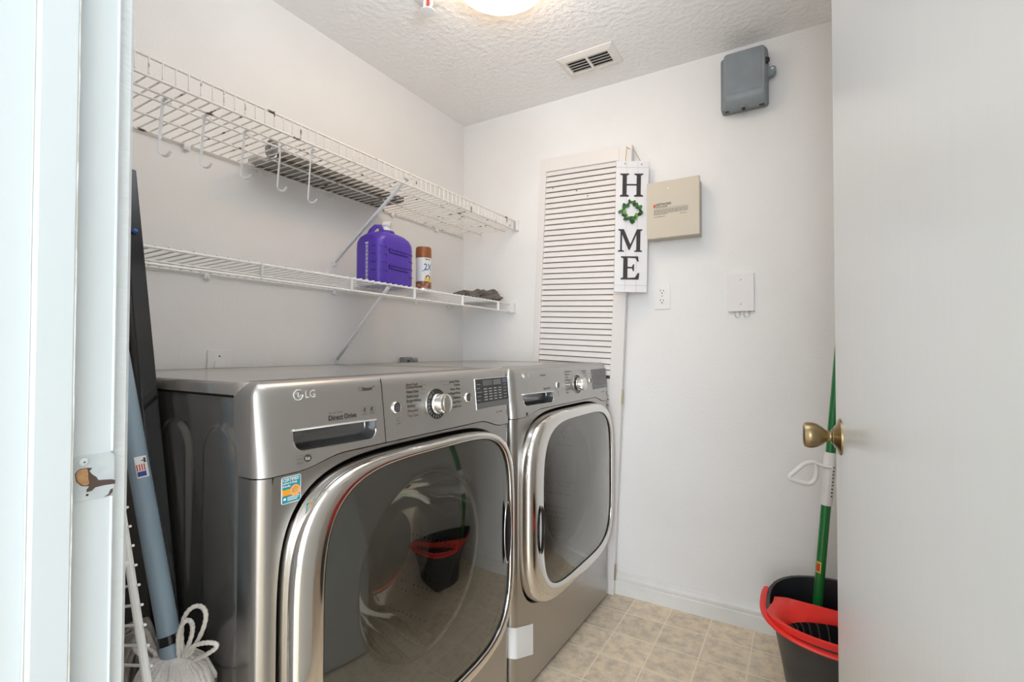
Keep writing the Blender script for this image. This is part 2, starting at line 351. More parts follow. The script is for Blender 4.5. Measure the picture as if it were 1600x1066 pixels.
MB().lathe([(0.0009, 0), (0.0009, 0.0004)], (JX+0.0034, 0.2185, 0.937), (1, 0, 0), 10, cap1=True).build('screw_slot', 'slot', sw)
MB().lathe([(0.0013, 0), (0.0011, 0.0004)], (JX+0.0016, 0.222, 0.9003), (1, 0, 0), 12, cap1=True).build('screw_hole', 'slot', pl)
# hinge-side jamb and head
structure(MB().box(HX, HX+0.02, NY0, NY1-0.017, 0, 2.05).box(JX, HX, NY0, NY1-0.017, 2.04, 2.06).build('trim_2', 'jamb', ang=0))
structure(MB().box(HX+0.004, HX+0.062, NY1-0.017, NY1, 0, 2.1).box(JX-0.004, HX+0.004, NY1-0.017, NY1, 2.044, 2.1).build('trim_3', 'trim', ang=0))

# the open door: slab, antique brass knob
DW = 0.765
ddir = Vector((0.050-HX, 1.02-0.257, 0)).normalized(); dang = math.atan2(ddir.y, ddir.x)
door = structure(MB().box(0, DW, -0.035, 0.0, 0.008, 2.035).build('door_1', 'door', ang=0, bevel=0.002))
door.location = (HX, 0.262, 0); door.rotation_euler = (0, 0, dang)
ko = (DW-0.062, 0.0, 0.918)
kn = MB().lathe([(0.0, 0.054), (0.0155, 0.0535), (0.0195, 0.0515), (0.0212, 0.047), (0.0212, 0.041), (0.0195, 0.034), (0.0155, 0.027), (0.0105, 0.021), (0.0088, 0.017), (0.0092, 0.014), (0.0125, 0.012), (0.0125, 0.009), (0.010, 0.006)], ko, (0, 1, 0), 40, cap1=True).build('door_knob', 'brass', door, ang=40)
lab(kn, 'antique brass tulip shaped knob')
MB().lathe([(0.013, 0.0105), (0.017, 0.009), (0.0205, 0.006), (0.027, 0.004), (0.0292, 0.0025), (0.0295, 0.0)], ko, (0, 1, 0), 40, cap0=True, cap1=True).build('rosette', 'brass', kn, ang=40)

# ------------------------------------------------------------------ washing machine and dryer
W, D, H = 0.775, 0.735, 1.006
def supe(pc, zc, a, b, n, t):
    c, s = math.cos(t), math.sin(t)
    k = (abs(c/a)**n+abs(s/b)**n)**(-1.0/n); return (pc+k*c, zc+k*s)
def fq(z): return 0.012*(min(max(z, 0.85), 1.0)-0.86)/0.125-0.002
def face(p, z, d): return (-(fq(z))+d, p, z)            # point on the console, d in front of it
def zb(p): return 0.853+0.016*sst(0.07, 0.17, p)-0.022*sst(0.62, 0.72, p)
def plan(r=0.024, nc=7, nm=46, qe=0.07):
    out = [(qe, 0.0, 0, -1), (qe*0.65, 0.0, 0, -1)]
    for i in range(nc+1):
        t = PI/2*i/nc; out.append((r-r*math.sin(t), r-r*math.cos(t), -math.sin(t), -math.cos(t)))
    for i in range(1, nm): out.append((0, r+(W-2*r)*i/nm, -1, 0))
    for i in range(nc+1):
        t = PI/2*i/nc; out.append((r-r*math.cos(t), W-r+r*math.sin(t), -math.cos(t), math.sin(t)))
    return out+[(qe*0.65, W, 0, 1), (qe, W, 0, 1)]

def machine(name, loc, rot, washer):
    root = empty(name, loc, (0, 0, rot))
    T = 0.004
    # open fronted cabinet shell
    cab = MB().box(-D, -0.03, 0.004, 0.004+T, 0.02, 0.98).box(-D, -0.03, W-0.004-T, W-0.004, 0.02, 0.98)
    cab.box(-D, -D+T, 0.008, W-0.008, 0.02, 0.98).box(-D, -0.03, 0.008, W-0.008, 0.02, 0.03)
    cab.build('cabinet', 'side', root, ang=0)
    # pressed side panel with long arched embosses
    def emb(q, z):
        h = 0.0
        for qc, top in ((0.108, 0.930), (0.268, 0.928), (0.428, 0.926), (0.588, 0.926)):
            hw = 0.056; zc = min(max(z, 0.16), top-hw); dd = math.hypot(q-qc, z-zc)-hw
            h += 0.0045*(1-sst(-0.006, 0.006, dd))
        return h
    qs = [0.026+(D-0.026)*i/150 for i in range(151)]
    zs = [0.02+0.80*i/60 for i in range(60)]+[0.82+0.155*i/50 for i in range(51)]
    MB().loft([[(-q, 0.0035-emb(q, z), z) for q in qs] for z in zs], False, False, False).build('side_panel', 'side', root, ang=60)
    # top lid
    tp = MB()
    oc = rrect(-D, -0.045, 0.0, W, 0.02, 4)
    sc = lambda k: [(x+(0.39+x)*-k if False else x*(1-k)-0.39*k, W/2+(y-W/2)*(1-k)) for x, y in oc]
    tp.loft([[(x, y, z) for x, y in sc(k)] for k, z in ((0, 0.984), (0, 0.999), (0.008, 1.0045), (0.016, 1.006), (0.05, 1.006), (0.065, 1.0035))])
    tp.build('top_lid', 'top', root, ang=50)
    MB().box(-D, -0.045, 0.004, W-0.004, 0.979, 0.985).build('lid_seam', 'gap', root, ang=0)
    # console
    cols = plan(); rows = []
    for q, p, nx, ny in cols:
        col = []
        zl = zb(p)
        for z in [zl+(0.984-zl)*i/8 for i in range(9)]:
            s = fq(z) if abs(nx) > 0.01 else 0.0
            col.append((-(q)+(-s)*abs(nx), p, z))
        bx, by, bz = col[-1]
        for i in range(1, 6):
            t = PI/2*i/5; o = 0.022*(1-math.cos(t)); col.append((bx+nx*o, by-ny*o, bz+0.022*math.sin(t)))
        pin = min(max(p, 0.03), W-0.03)
        col.append((-0.085, pin, 1.006)); col.append((-0.085, pin, zl))
        rows.append(col)
    n = len(rows[0]); cm = MB(); vs = [v for c in rows for v in c]; fs = []
    for k in range(len(rows)-1):
        for i in range(n):
            j = (i+1) % n; fs.append((k*n+i, k*n+j, (k+1)*n+j, (k+1)*n+i))
    fs.append(tuple(range(n))); fs.append(tuple(reversed(range((len(rows)-1)*n, len(rows)*n))))
    cm.add(vs, fs); con = cm.build('control_panel', 'panel', root, ang=40)
    # drawer pocket cut into the console
    a0, a1 = (0.064, 0.249) if washer else (0.062, 0.262)
    pp = [(a0, 0.9245)]
    r_ = 0.018
    pp += [(a0+r_-r_*math.cos(PI/2*i/6), 0.8855+r_-r_*math.sin(PI/2*i/6)) for i in range(7)]
    pp += [(a1-r_+r_*math.sin(PI/2*i/6), 0.882+r_-r_*math.cos(PI/2*i/6)) for i in range(7)] + [(a1, 0.9205)]
    cut = MB().prism(pp, face, 0.03, -0.030).build('cutter', 'panel', None, ang=0)
    cut.parent = root
    bo = con.modifiers.new('cut', 'BOOLEAN'); bo.operation = 'DIFFERENCE'; bo.object = cut; bo.solver = 'EXACT'
    bpy.context.view_layer.update(); dg = bpy.context.evaluated_depsgraph_get()
    nm = bpy.data.meshes.new_from_object(con.evaluated_get(dg)); con.modifiers.clear(); con.data = nm
    nm.shade_smooth(); nm.set_sharp_from_angle(angle=math.radians(30))
    bpy.data.objects.remove(cut)
    dr = MB()
    cm_ = ((a0+a1)/2, 0.903)
    inn = [((p-cm_[0])*0.985+cm_[0], (z-cm_[1])*0.97+cm_[1]) for p, z in pp]
    lo = []
    for k in range(7):
        t = k/6; sc2 = 1-0.28*t*t
        lo.append([face((p-cm_[0])*(1-0.05*t*t)+cm_[0], (z-0.9245)*sc2+0.9245, 0.0004-0.029*math.sin(t*PI/2)) for p, z in inn])
    dr.loft(lo, True, False, True); dw = dr.build('detergent_drawer' if washer else 'steam_drawer', 'pocket', root, ang=50)
    MB().tube([face(a0, 0.9225, 0.0015), face((a0+a1)/2, 0.921, 0.002), face(a1, 0.9185, 0.0015)], 0.0032, 8, flat=(1, 0.6)).build('drawer_lip', 'silverprint', dw)
    MB().tube([face(p, z, 0.0002) for p, z in pp[1:-1]], 0.0012, 6).build('drawer_rim', 'chrome_dim', dw)
    if washer:
        MB().tube([face(0.271, 1.000, -0.0012), face(0.2715, 0.985, 0.0002), face(0.274, 0.868, 0.0002)], 0.0009, 6).build('panel_seam', 'gap', con)
    # brand mark
    lg = MB()
    lc = (0.0765, 0.9815) if washer else (0.072, 0.9785); lr = 0.0088
    a = [(lc[0]+lr*math.cos(t), lc[1]+lr*math.sin(t)) for t in [math.radians(20+300*i/40) - math.radians(-40) for i in range(41)]]
    lg.tube([face(p, z, 0.0012) for p, z in a], 0.0010, 6)
    lg.tube([face(lc[0], lc[1]+0.0045, 0.0012), face(lc[0], lc[1]-0.0038, 0.0012), face(lc[0]+0.0045, lc[1]-0.0038, 0.0012)], 0.0008, 6)
    lg.tube([face(lc[0]+lr, lc[1]-0.0005, 0.0012), face(lc[0]+0.004, lc[1]-0.0005, 0.0012)], 0.0009, 6)
    lg.prism(ell(lc[0]-0.0042, lc[1]+0.0032, 0.0014, 0.0014, 10), face, 0.0005, 0.0016)
    lg.text('LG', 0.0185, face, lc[0]+0.0125, lc[1]-0.0062, 0.0012)
    lg.build('brand_mark', 'silverprint', con, ang=0)
    # printing on the console
    def flush(nm_):
        nonlocal pr
        pr.build(nm_, ['print', 'print_soft', 'silverprint', 'print_red'], con, ang=0); pr = MB()
    pr = MB()
    if washer:
        pr.text('Steam', 0.0105, face, 0.219, 0.9785, 0.0008); pr.text('TM', 0.0035, face, 0.2465, 0.984, 0.0008)
        pr.tube([face(0.2125+0.003*math.cos(t), 0.982+0.004*math.sin(t), 0.0006) for t in [2*PI*i/10 for i in range(10)]], 0.0004, 4, closed=True, mi=1)
        flush('steam_lettering')
        pr.text('i n v e r t e r', 0.0062, face, 0.137, 0.9415, 0.0008, mi=1); pr.text('Direct Drive', 0.0135, face, 0.136, 0.9295, 0.0008, sx=0.93); flush('drive_lettering')
        for k in range(2):
            c0 = 0.2145+0.0185*k
            pr.tube([face(p, z, 0.0006) for p, z in ((c0, 0.930), (c0+0.0175, 0.930), (c0+0.0175, 0.947), (c0, 0.947))], 0.0003, 4, closed=True, mi=1)
            pr.tube([face(c0+0.009+0.0032*math.cos(t), 0.9405+0.0038*math.sin(t), 0.0007) for t in [0.6+4.6*i/10 for i in range(11)]], 0.0008, 5)
            pr.prism(ell(c0+0.009, 0.9405, 0.0016, 0.0018, 8), face, 0.0003, 0.0008)
            pr.rect(c0+0.003, c0+0.0145, 0.9322, 0.9334, face, 0.0003, 0.0007, mi=1)
        flush('warranty_icons')
        pr.tube([face(p, z, 0.0006) for p, z in ((0.067, 0.8645), (0.0795, 0.8645), (0.0795, 0.8785), (0.067, 0.8785))], 0.0003, 4, closed=True, mi=1)
        pr.tube([face(0.069+0.009*i/8, 0.8725+0.0025*math.sin(i*1.4), 0.0007) for i in range(9)], 0.0004, 4, mi=1)
        pr.rect(0.0685, 0.078, 0.8655, 0.8667, face, 0.0003, 0.0007, mi=1)
        flush('energy_mark')
        pr.prism(ell(0.0893, 0.8715, 0.0075, 0.0062, 20), face, 0.0003, 0.0009)
        pr.text('he', 0.0095, face, 0.0838, 0.8688, 0.0014, mi=2); flush('efficiency_mark')
        left = [('SteamFresh', 0.983, 3), ('Cotton/Normal', 0.977, 0), ('Heavy Duty', 0.967, 0), ('Bulky/Large', 0.957, 0), ('Bright Whites', 0.947, 0), ('Sanitary', 0.936, 0), ('Allergiene', 0.9255, 3), ('Tub Clean', 0.9145, 1)]
        right = [('Jumbo Wash', 0.981, 0), ('Towels', 0.9725, 0), ('Perm. Press', 0.9625, 0), ('Hand Wash/Wool', 0.952, 0), ('Delicates', 0.941, 0), ('Speed Wash', 0.930, 0), ('Small Load', 0.919, 0)]
        dc, P = (0.4415, 0.932), (0.309, 0.567)
    else:
        pr.text('TrueSteam', 0.0095, face, 0.176, 0.9735, 0.0008); flush('steam_lettering'); pr.text('Sensor Dry', 0.0105, face, 0.196, 0.928, 0.0008); flush('sensor_lettering')
        pr.prism(ell(0.0765, 0.861, 0.006, 0.006, 6), face, 0.0003, 0.0008); flush('approval_mark')
        left = [('Cotton/Normal', 0.981, 1), ('Heavy Duty', 0.971, 1), ('Towels', 0.961, 1), ('Bulky/Large', 0.951, 1), ('Perm. Press', 0.940, 1), ('Delicates', 0.929, 1), ('Speed Dry', 0.918, 1), ('Steam', 0.907, 3)]
        right = [('Ultra Delicate', 0.979, 1), ('Small Load', 0.970, 1), ('Air Dry', 0.960, 1), ('Freshen Up', 0.950, 1)]
        dc, P = (0.465, 0.931), (0.300, 0.590)
    # the lettering columns around the dial
    off = dc[0]-0.4415
    for t_, z_, mi_ in left: pr.text(t_, 0.0082, face, 0.343+off, z_-0.003, 0.0008, mi=mi_); flush('cycle_name')
    for t_, z_, mi_ in right: pr.text(t_, 0.0082, face, 0.538+off, z_-0.003, 0.0008, 'RIGHT', mi=mi_); flush('cycle_name')
    for k, (pa, za) in enumerate(((0.398, 0.979), (0.392, 0.969), (0.392, 0.960), (0.394, 0.937), (0.398, 0.914))):
        pr.rect(pa+off, dc[0]-0.038+0.003*abs(k-2.0), za-0.0003, za+0.0003, face, 0.0003, 0.0006, mi=1); flush('cycle_line')
    for k, (pa, za) in enumerate(((0.492, 0.983), (0.500, 0.9745))):
        pr.rect(dc[0]+0.018+0.012*k, pa+off, za-0.0003, za+0.0003, face, 0.0003, 0.0006, mi=1); flush('cycle_line')
    pr.tube([face(P[0]+0.0045+0.0045*math.cos(t), 0.911+0.0045*math.sin(t), 0.0006) for t in [0.9+4.6*i/10 for i in range(11)]], 0.0005, 5, mi=1)
    pr.rect(P[0]-0.003, P[0]+0.011, 0.9015, 0.9028, face, 0.0003, 0.0006, mi=1)
    flush('power_symbol')
    pr.tube([face(0.757+0.005*math.cos(t), 0.8775+0.007*math.sin(t), 0.0006) for t in [0.5+5*i/10 for i in range(11)]], 0.0006, 5, mi=1)
    flush('lock_symbol')
    pr.rect(0.700, 0.706, 0.8825, 0.8865, face, 0.0003, 0.0006, mi=1); pr.rect(0.711, 0.731, 0.8838, 0.8865, face, 0.0003, 0.0006, mi=1)
    flush('model_lettering')
    # buttons
    for nm_, pc in (('power_button', P[0]), ('start_button', P[1])):
        o = Vector(face(pc, 0.9365, 0.0)); ax = Vector((1, 0, 0.09))
        b = MB().lathe([(0.0100, 0.0005), (0.0096, 0.003), (0.004, 0.0022), (0.0, 0.0022)], o, ax, 28).build(nm_, 'pocket', root)
        MB().lathe([(0.0102, 0.0), (0.0104, 0.0042), (0.0118, 0.0048), (0.0132, 0.003), (0.0136, 0.0)], o, ax, 28).build('button_ring', 'chrome', b)
    # dial
    o = Vector(face(dc[0], dc[1], 0.0)); ax = Vector((1, 0, 0.09)).normalized()
    di = MB().lathe([(0.0225, 0.002), (0.0235, 0.006), (0.0242, 0.0075), (0.0232, 0.010), (0.0215, 0.0115), (0.0212, 0.014), (0.0232, 0.0165), (0.0232, 0.029), (0.0220, 0.0315), (0.0195, 0.0325), (0.0, 0.0328)], o, ax, 48).build('cycle_dial', 'chrome', root, ang=30)
    di2 = MB().lathe([(0.0215, 0.0012), (0.0355, 0.0012), (0.0358, 0.0)], o, ax, 48)
    di2.build('dial_scale', 'display', di)
    MB().lathe([(0.0352, 0.0006), (0.0356, 0.0022), (0.0372, 0.0022), (0.0376, 0.0)], o, ax, 48).build('dial_ring', 'chrome_dim', di)
    tk = MB()
    e1 = Vector((0, 1, 0)); e2 = ax.cross(e1) if ax.cross(e1).z > 0 else -ax.cross(e1)
    for k in range(16):
        t = PI*0.62+k*2*PI/22
        c_ = o+ax*0.0018+(e1*math.cos(t)+e2*math.sin(t))*0.0295; dd = (e1*math.cos(t)+e2*math.sin(t))*0.0035
        tk.tube([c_-dd, c_+dd], 0.0004, 4)
    tk.build('scale_marks', 'display_lt', di)
    fl = lambda a, b, d: tuple(o+ax*(0.0330+d)+e1*a+e2*b)
    MB().prism([(-0.004, 0.012), (0.004, 0.012), (0, 0.0175)], fl, -0.0004, 0.0003).build('dial_pointer', 'print', di, ang=0)
    MB().prism(ell(0, -0.001, 0.0125, 0.0195, 36), fl, -0.0006, 0.0006).build('dial_face', 'chrome_dim', di, ang=0)
    # display
    d0, d1 = (0.603, 0.771) if washer else (0.612, 0.765)
    sk = lambda a, b, d: face(a, b, d)
    ds = MB().rect(d0, d1, 0.901, 0.981, sk, -0.001, 0.0014).build('display_panel', 'display' if washer else 'display_gr', root, ang=0)
    fr = MB().tube([face(p, z, 0.0008) for p, z in ((d0, 0.901), (d1, 0.901), (d1, 0.981), (d0, 0.981))], 0.0010 if washer else 0.0005, 4, closed=True)
    fr.build('display_frame', 'silverprint' if washer else 'print_soft', ds, ang=0)
    wd = d1-d0
    MB().rect(d0+0.001, d1-0.001, 0.902, 0.917, sk, 0.0012, 0.0017).build('touch_strip', 'display_gr' if washer else 'pocket', ds, ang=0)
    ic = MB()
    for i in range(4):
        for j in range(5):
            ic.rect(d0+wd*(0.24+0.145*i), d0+wd*(0.33+0.145*i), 0.9225+0.0073*j, 0.9252+0.0073*j, sk, 0.0012, 0.0018)
    for j in range(5):
        if washer: ic.rect(d0+wd*0.04, d0+wd*(0.13+0.02*(j % 3)), 0.924+0.0105*j, 0.9252+0.0105*j, sk, 0.0012, 0.0018)
        ic.rect(d0+wd*0.84, d0+wd*(0.93+0.01*(j % 2)), 0.924+0.009*j, 0.9252+0.009*j, sk, 0.0012, 0.0018)
    ic.build('indicator_lights', 'display_lt' if washer else 'print_soft', ds, ang=0)
    MB().rect(d0+wd*0.22, d0+wd*0.50, 0.962, 0.977, sk, 0.0012, 0.0018).build('time_window', 'display_gr', ds, ang=0)
    MB().rect(d0+wd*0.53, d0+wd*0.77, 0.962, 0.977, sk, 0.0012, 0.0018).build('status_window', 'print_soft', ds, ang=0)
    if washer: MB().rect(d0+wd*0.82, d0+wd*0.96, 0.966, 0.978, sk, 0.0012, 0.0018).build('blue_touch_key', 'display_bl', ds, ang=0)
    # front sheet around the door opening
    pc, zc, nn = 0.391, 0.548, 4.3
    r = 0.024; zl = 0.020
    N = 160; ang = [2*PI*i/N for i in range(N)]
    cor = [math.atan2(z-zc, p-pc) % (2*PI) for p, z in ((r, zl), (W-r, zl), (r, zb(r)), (W-r, zb(W-r)))]
    for c in cor:
        k = min(range(N), key=lambda i: abs(ang[i]-c)); ang[k] = c
    outer = []; 
    for t in ang:
        c, s = math.cos(t), math.sin(t)
        kx = ((W-r-pc)/c if c > 1e-9 else (r-pc)/c if c < -1e-9 else 1e9)
        kz = ((0.86-zc)/s if s > 1e-9 else (zl-zc)/s if s < -1e-9 else 1e9)
        if s > 0:
            for _ in range(12): kz = (zb(min(max(pc+kz*c, 0), W))-0.0022-zc)/s
        k = min(kx, kz); outer.append((pc+k*c, zc+k*s))
    oa, ob = 0.3575, 0.3135
    lp = [supe(pc, zc, oa, ob, nn, t) for t in ang]
    mid = [((a[0]*0.5+b[0]*0.5), (a[1]*0.5+b[1]*0.5)) for a, b in zip(outer, lp)]
    sh = MB().loft([[(0, p, z) for p, z in outer], [(0, p, z) for p, z in mid], [(0, p, z) for p, z in lp], [(-0.004, pc+(p-pc)*0.992, zc+(z-zc)*0.992) for p, z in lp], [(-0.03, pc+(p-pc)*0.988, zc+(z-zc)*0.988) for p, z in lp]], True, False, False)
    for side in (0, 1):
        cols2 = [c for c in plan(nm=2) if (c[1] <= r+1e-6 if side == 0 else c[1] >= W-r-1e-6)]
        sh.loft([[(-q, p, zl) for q, p, _, _ in cols2], [(-q, p, zb(p)-0.0022) for q, p, _, _ in cols2]], False, False, False)
    sh.build('front_panel', 'steel', root, ang=35)
    MB().box(-0.05, -0.012, 0.02, W-0.02, 0.002, 0.03).build('toe_kick', 'black', root, ang=0)
    for fx in (-0.08, -D+0.08):
        for fy in (0.07, W-0.07):
            MB().lathe([(0.022, 0), (0.022, 0.012), (0.012, 0.016), (0.012, 0.022)], (fx, fy, 0), (0, 0, 1), 16, cap0=True, cap1=True).build('foot', 'black', root)
    # dark seal behind the door
    bc, br = (0.437, 0.560) if washer else (0.440, 0.560), 0.213
    lo_ = [supe(pc, zc, oa-0.001, ob-0.001, nn, t) for t in ang]
    ci = [(bc[0]+0.24*math.cos(t), bc[1]+0.24*math.sin(t)) for t in ang]
    MB().loft([[(-0.026, p, z) for p, z in lo_], [(-0.030, p, z) for p, z in ci]], True, False, False).build('door_seal', 'gap', root)
    # door
    hinge = empty('door', (0, 0, 0)); hinge.parent = root
    def oloop(t): return supe(pc, zc, 0.3505, 0.3065, nn, t)
    if washer: ic_ = (0.4065, 0.556, 0.308, 0.281)
    else: ic_ = (0.4205, 0.551, 0.297, 0.270)
    def iloop(t): return supe(*ic_, nn, t)
    ring = []
    for tt, q in ((0, 0.014), (0.0, -0.016), (0.03, -0.027), (0.10, -0.0345), (0.20, -0.0375), (0.36, -0.0392), (0.55, -0.0400), (0.75, -0.0398), (0.92, -0.0388), (0.98, -0.0375), (1.0, -0.0335), (1.01, -0.010)):
        ring.append([(-q, oloop(t)[0]*(1-tt)+iloop(t)[0]*tt, oloop(t)[1]*(1-tt)+iloop(t)[1]*tt) for t in ang])
    MB().loft(ring, True, False, False).build('chrome_bezel', 'chrome', hinge, ang=60)
    MB().tube([(0.0335, *iloop(t)) for t in ang], 0.0022, 8, closed=True).build('glass_seal', 'black_gloss', hinge)
    gl = [[(0.0325+0.030*(1-s*s), ic_[0]+(iloop(t)[0]-ic_[0])*s, ic_[1]+(iloop(t)[1]-ic_[1])*s) for t in ang] for s in (1.0, 0.97, 0.93, 0.88, 0.82, 0.75, 0.67, 0.58, 0.48, 0.38, 0.28, 0.18, 0.08)]
    g = MB().loft(gl, True, False, True).build('door_glass', 'glass' if washer else 'glass_dry', hinge, ang=80)
    # liner and bowl behind the glass
    ci2 = [(bc[0]+br*math.cos(t), bc[1]+br*math.sin(t)) for t in ang]
    li = [[(-q, ic_[0]+(iloop(t)[0]-ic_[0])*s, ic_[1]+(iloop(t)[1]-ic_[1])*s) for t in ang] for q, s in ((-0.014, 1.0), (-0.006, 0.93), (0.0, 0.90))]
    li.append([(-0.006, bc[0]+(p-bc[0])*1.10, bc[1]+(z-bc[1])*1.10) for p, z in ci2])
    li.append([(-0.012, bc[0]+(p-bc[0])*1.03, bc[1]+(z-bc[1])*1.03) for p, z in ci2])
    li.append([(-0.030, p, z) for p, z in ci2])
    MB().loft(li, True, False, False).build('door_liner', 'innerdoor', hinge, ang=60)
    bo_ = Vector((0, bc[0], bc[1]))
    if washer:
        MB().lathe([(0.212, 0.022), (0.203, 0.045), (0.190, 0.075), (0.170, 0.110), (0.152, 0.140), (0.130, 0.158), (0.09, 0.166), (0.0, 0.170)], bo_, (-1, 0, 0), 64).build('glass_bowl', 'bowl', hinge, ang=80)
        MB().tube([(-0.028, bc[0]+0.209*math.cos(t), bc[1]+0.209*math.sin(t)) for t in ang], 0.004, 8, closed=True).build('bowl_rim', 'chrome_dim', hinge)
    # handle pocket
    hp, hz = (0.690, 0.560) if washer else (0.098, 0.505)
    hs_ = MB().lathe([(1.0, 0), (1.03, 0.06), (1.06, 0.0)], (0, 0, 0), (1, 0, 0), 36)
    def hscale(mb, sy, sz): mb.v = [(0.0395+x*0.02, hp+y*sy, hz+z*sz) for x, y, z in mb.v]; return mb
    hn = hscale(MB().lathe([(1.0, 0.25), (0.8, -0.05), (0.4, -0.2), (0.0, -0.22)], (0, 0, 0), (1, 0, 0), 36), 0.017 if washer else 0.016, 0.080 if washer else 0.070).build('handle_recess', 'black_gloss', hinge, ang=60)
    hscale(hs_, 0.017 if washer else 0.016, 0.080 if washer else 0.070)
    hs_.v = [(x+0.004, y, z) for x, y, z in hs_.v]
    hs_.build('handle_rim', 'chrome_dim' if washer else 'black_gloss', hn, ang=60)
    # drum
    MB().lathe([(0.242, 0.030), (0.236, 0.055), (0.222, 0.075), (0.226, 0.10), (0.252, 0.115)], bo_, (-1, 0, 0), 64).build('door_gasket', 'gasket', root, ang=80)
    dm = MB().lathe([(0.255, 0.112), (0.268, 0.13), (0.268, 0.52), (0.25, 0.54), (0.0, 0.55)], bo_, (-1, 0, 0), 64).build('drum', 'drum', root, ang=50)
    for k in range(3):
        t = 0.5+k*2*PI/3; c_ = Vector((0, math.cos(t), math.sin(t)))
        MB().tube([bo_+c_*0.262+Vector((-0.16, 0, 0)), bo_+c_*0.245+Vector((-0.30, 0, 0)), bo_+c_*0.262+Vector((-0.5, 0, 0))], [0.012, 0.03, 0.012], 10).build('drum_baffle', 'chrome_dim' if washer else 'greylite', dm)
    return root

def drum_mat():
    ma = mat('perforated_drum_steel', (0.42, 0.42, 0.42), 0.30, 1.0); nt = ma.node_tree; b = nt.nodes['Principled BSDF']
    tc = nt.nodes.new('ShaderNodeTexCoord'); v = nt.nodes.new('ShaderNodeTexVoronoi'); v.inputs['Scale'].default_value = 62; v.inputs['Randomness'].default_value = 0.15
    nt.links.new(tc.outputs['Object'], v.inputs['Vector'])
    r = nt.nodes.new('ShaderNodeMapRange'); r.inputs[1].default_value = 0.18; r.inputs[2].default_value = 0.24
    nt.links.new(v.outputs['Distance'], r.inputs[0])
    mx = nt.nodes.new('ShaderNodeMix'); mx.data_type = 'RGBA'; mx.inputs[6].default_value = (0.02, 0.02, 0.02, 1); mx.inputs[7].default_value = (0.42, 0.42, 0.42, 1)
    nt.links.new(r.outputs[0], mx.inputs[0]); nt.links.new(mx.outputs[2], b.inputs['Base Color']); return ma
M['drum'] = drum_mat()

wm = machine('washing_machine', (-0.740, 0.458, 0), 0.0, True)
tag(wm, 'graphite front loading washing machine nearest the doorway, with teal and orange certified sticker', 'washing machine')
dy = machine('clothes_dryer', (-0.738, 1.247, 0), math.radians(-1.2), False)
tag(dy, 'graphite front loading dryer beside the louvered panel, with white label at its lower corner', 'dryer')

# certified sticker on the washer front
ff = lambda a, b, d: (d, a, b)
st = MB().prism(rrect(0.0405, 0.0765, 0.803, 0.8475, 0.003), ff, 0.0002, 0.0008).build('certified_sticker', 'white2', wm, ang=0)
lab(st, 'teal and orange certified sticker')
MB().rect(0.0418, 0.0752, 0.8042, 0.8463, ff, 0.0006, 0.0010).build('sticker_ground', 'teal', st, ang=0)
MB().rect(0.0418, 0.0752, 0.8165, 0.8265, ff, 0.0009, 0.0012).build('sticker_band', 'orange', st, ang=0)
MB().prism(ell(0.0655, 0.8225, 0.0096, 0.0098), ff, 0.0011, 0.0014).build('sticker_disc', 'orange2', st, ang=0)
MB().tube([(0.0015, 0.0655+0.005*math.cos(t), 0.8225+0.0052*math.sin(t)) for t in [0.1*PI+1.1*PI*i/14 for i in range(15)]], 0.0006, 5).tube([(0.0015, 0.0655+0.0025*math.cos(t), 0.822+0.0026*math.sin(t)) for t in [2*PI*i/12 for i in range(12)]], 0.0004, 5, closed=True).build('sticker_emblem', 'orange3', st)
tx = MB().text('CERTIFIED', 0.0072, ff, 0.0427, 0.8400, 0.0013, sx=0.90).text('asthma & allergy', 0.0046, ff, 0.0427, 0.8355, 0.0013, sx=0.86).text('friendly', 0.0046, ff, 0.0427, 0.8305, 0.0013)
for k in range(3): tx.rect(0.051, 0.0735-0.002*k, 0.8125-0.0025*k, 0.8135-0.0025*k, ff, 0.0009, 0.0013)
tx.prism(ell(0.0462, 0.811, 0.0025, 0.0022, 12), ff, 0.0009, 0.0013)
tx.build('sticker_lettering', 'white2', st, ang=0)
# white label at the dryer corner, wrapping the rounded edge
lb = []
for q, p, nx, ny in [c for c in plan(nm=2) if c[1] <= 0.0241 and c[0] < 0.04]+[(0, 0.06, -1, 0), (0, 0.118, -1, 0)]:
    k = p/0.118; lb.append((-q+nx*-0.0012, p+ny*0.0012, k))
m_ = MB().loft([[(x, p, 0.147-0.045*k) for x, p, k in lb], [(x, p, 0.238-0.040*k) for x, p, k in lb]], False, False, False)
lab(m_.build('paper_label', 'white2', dy, ang=60), 'blank white paper label')

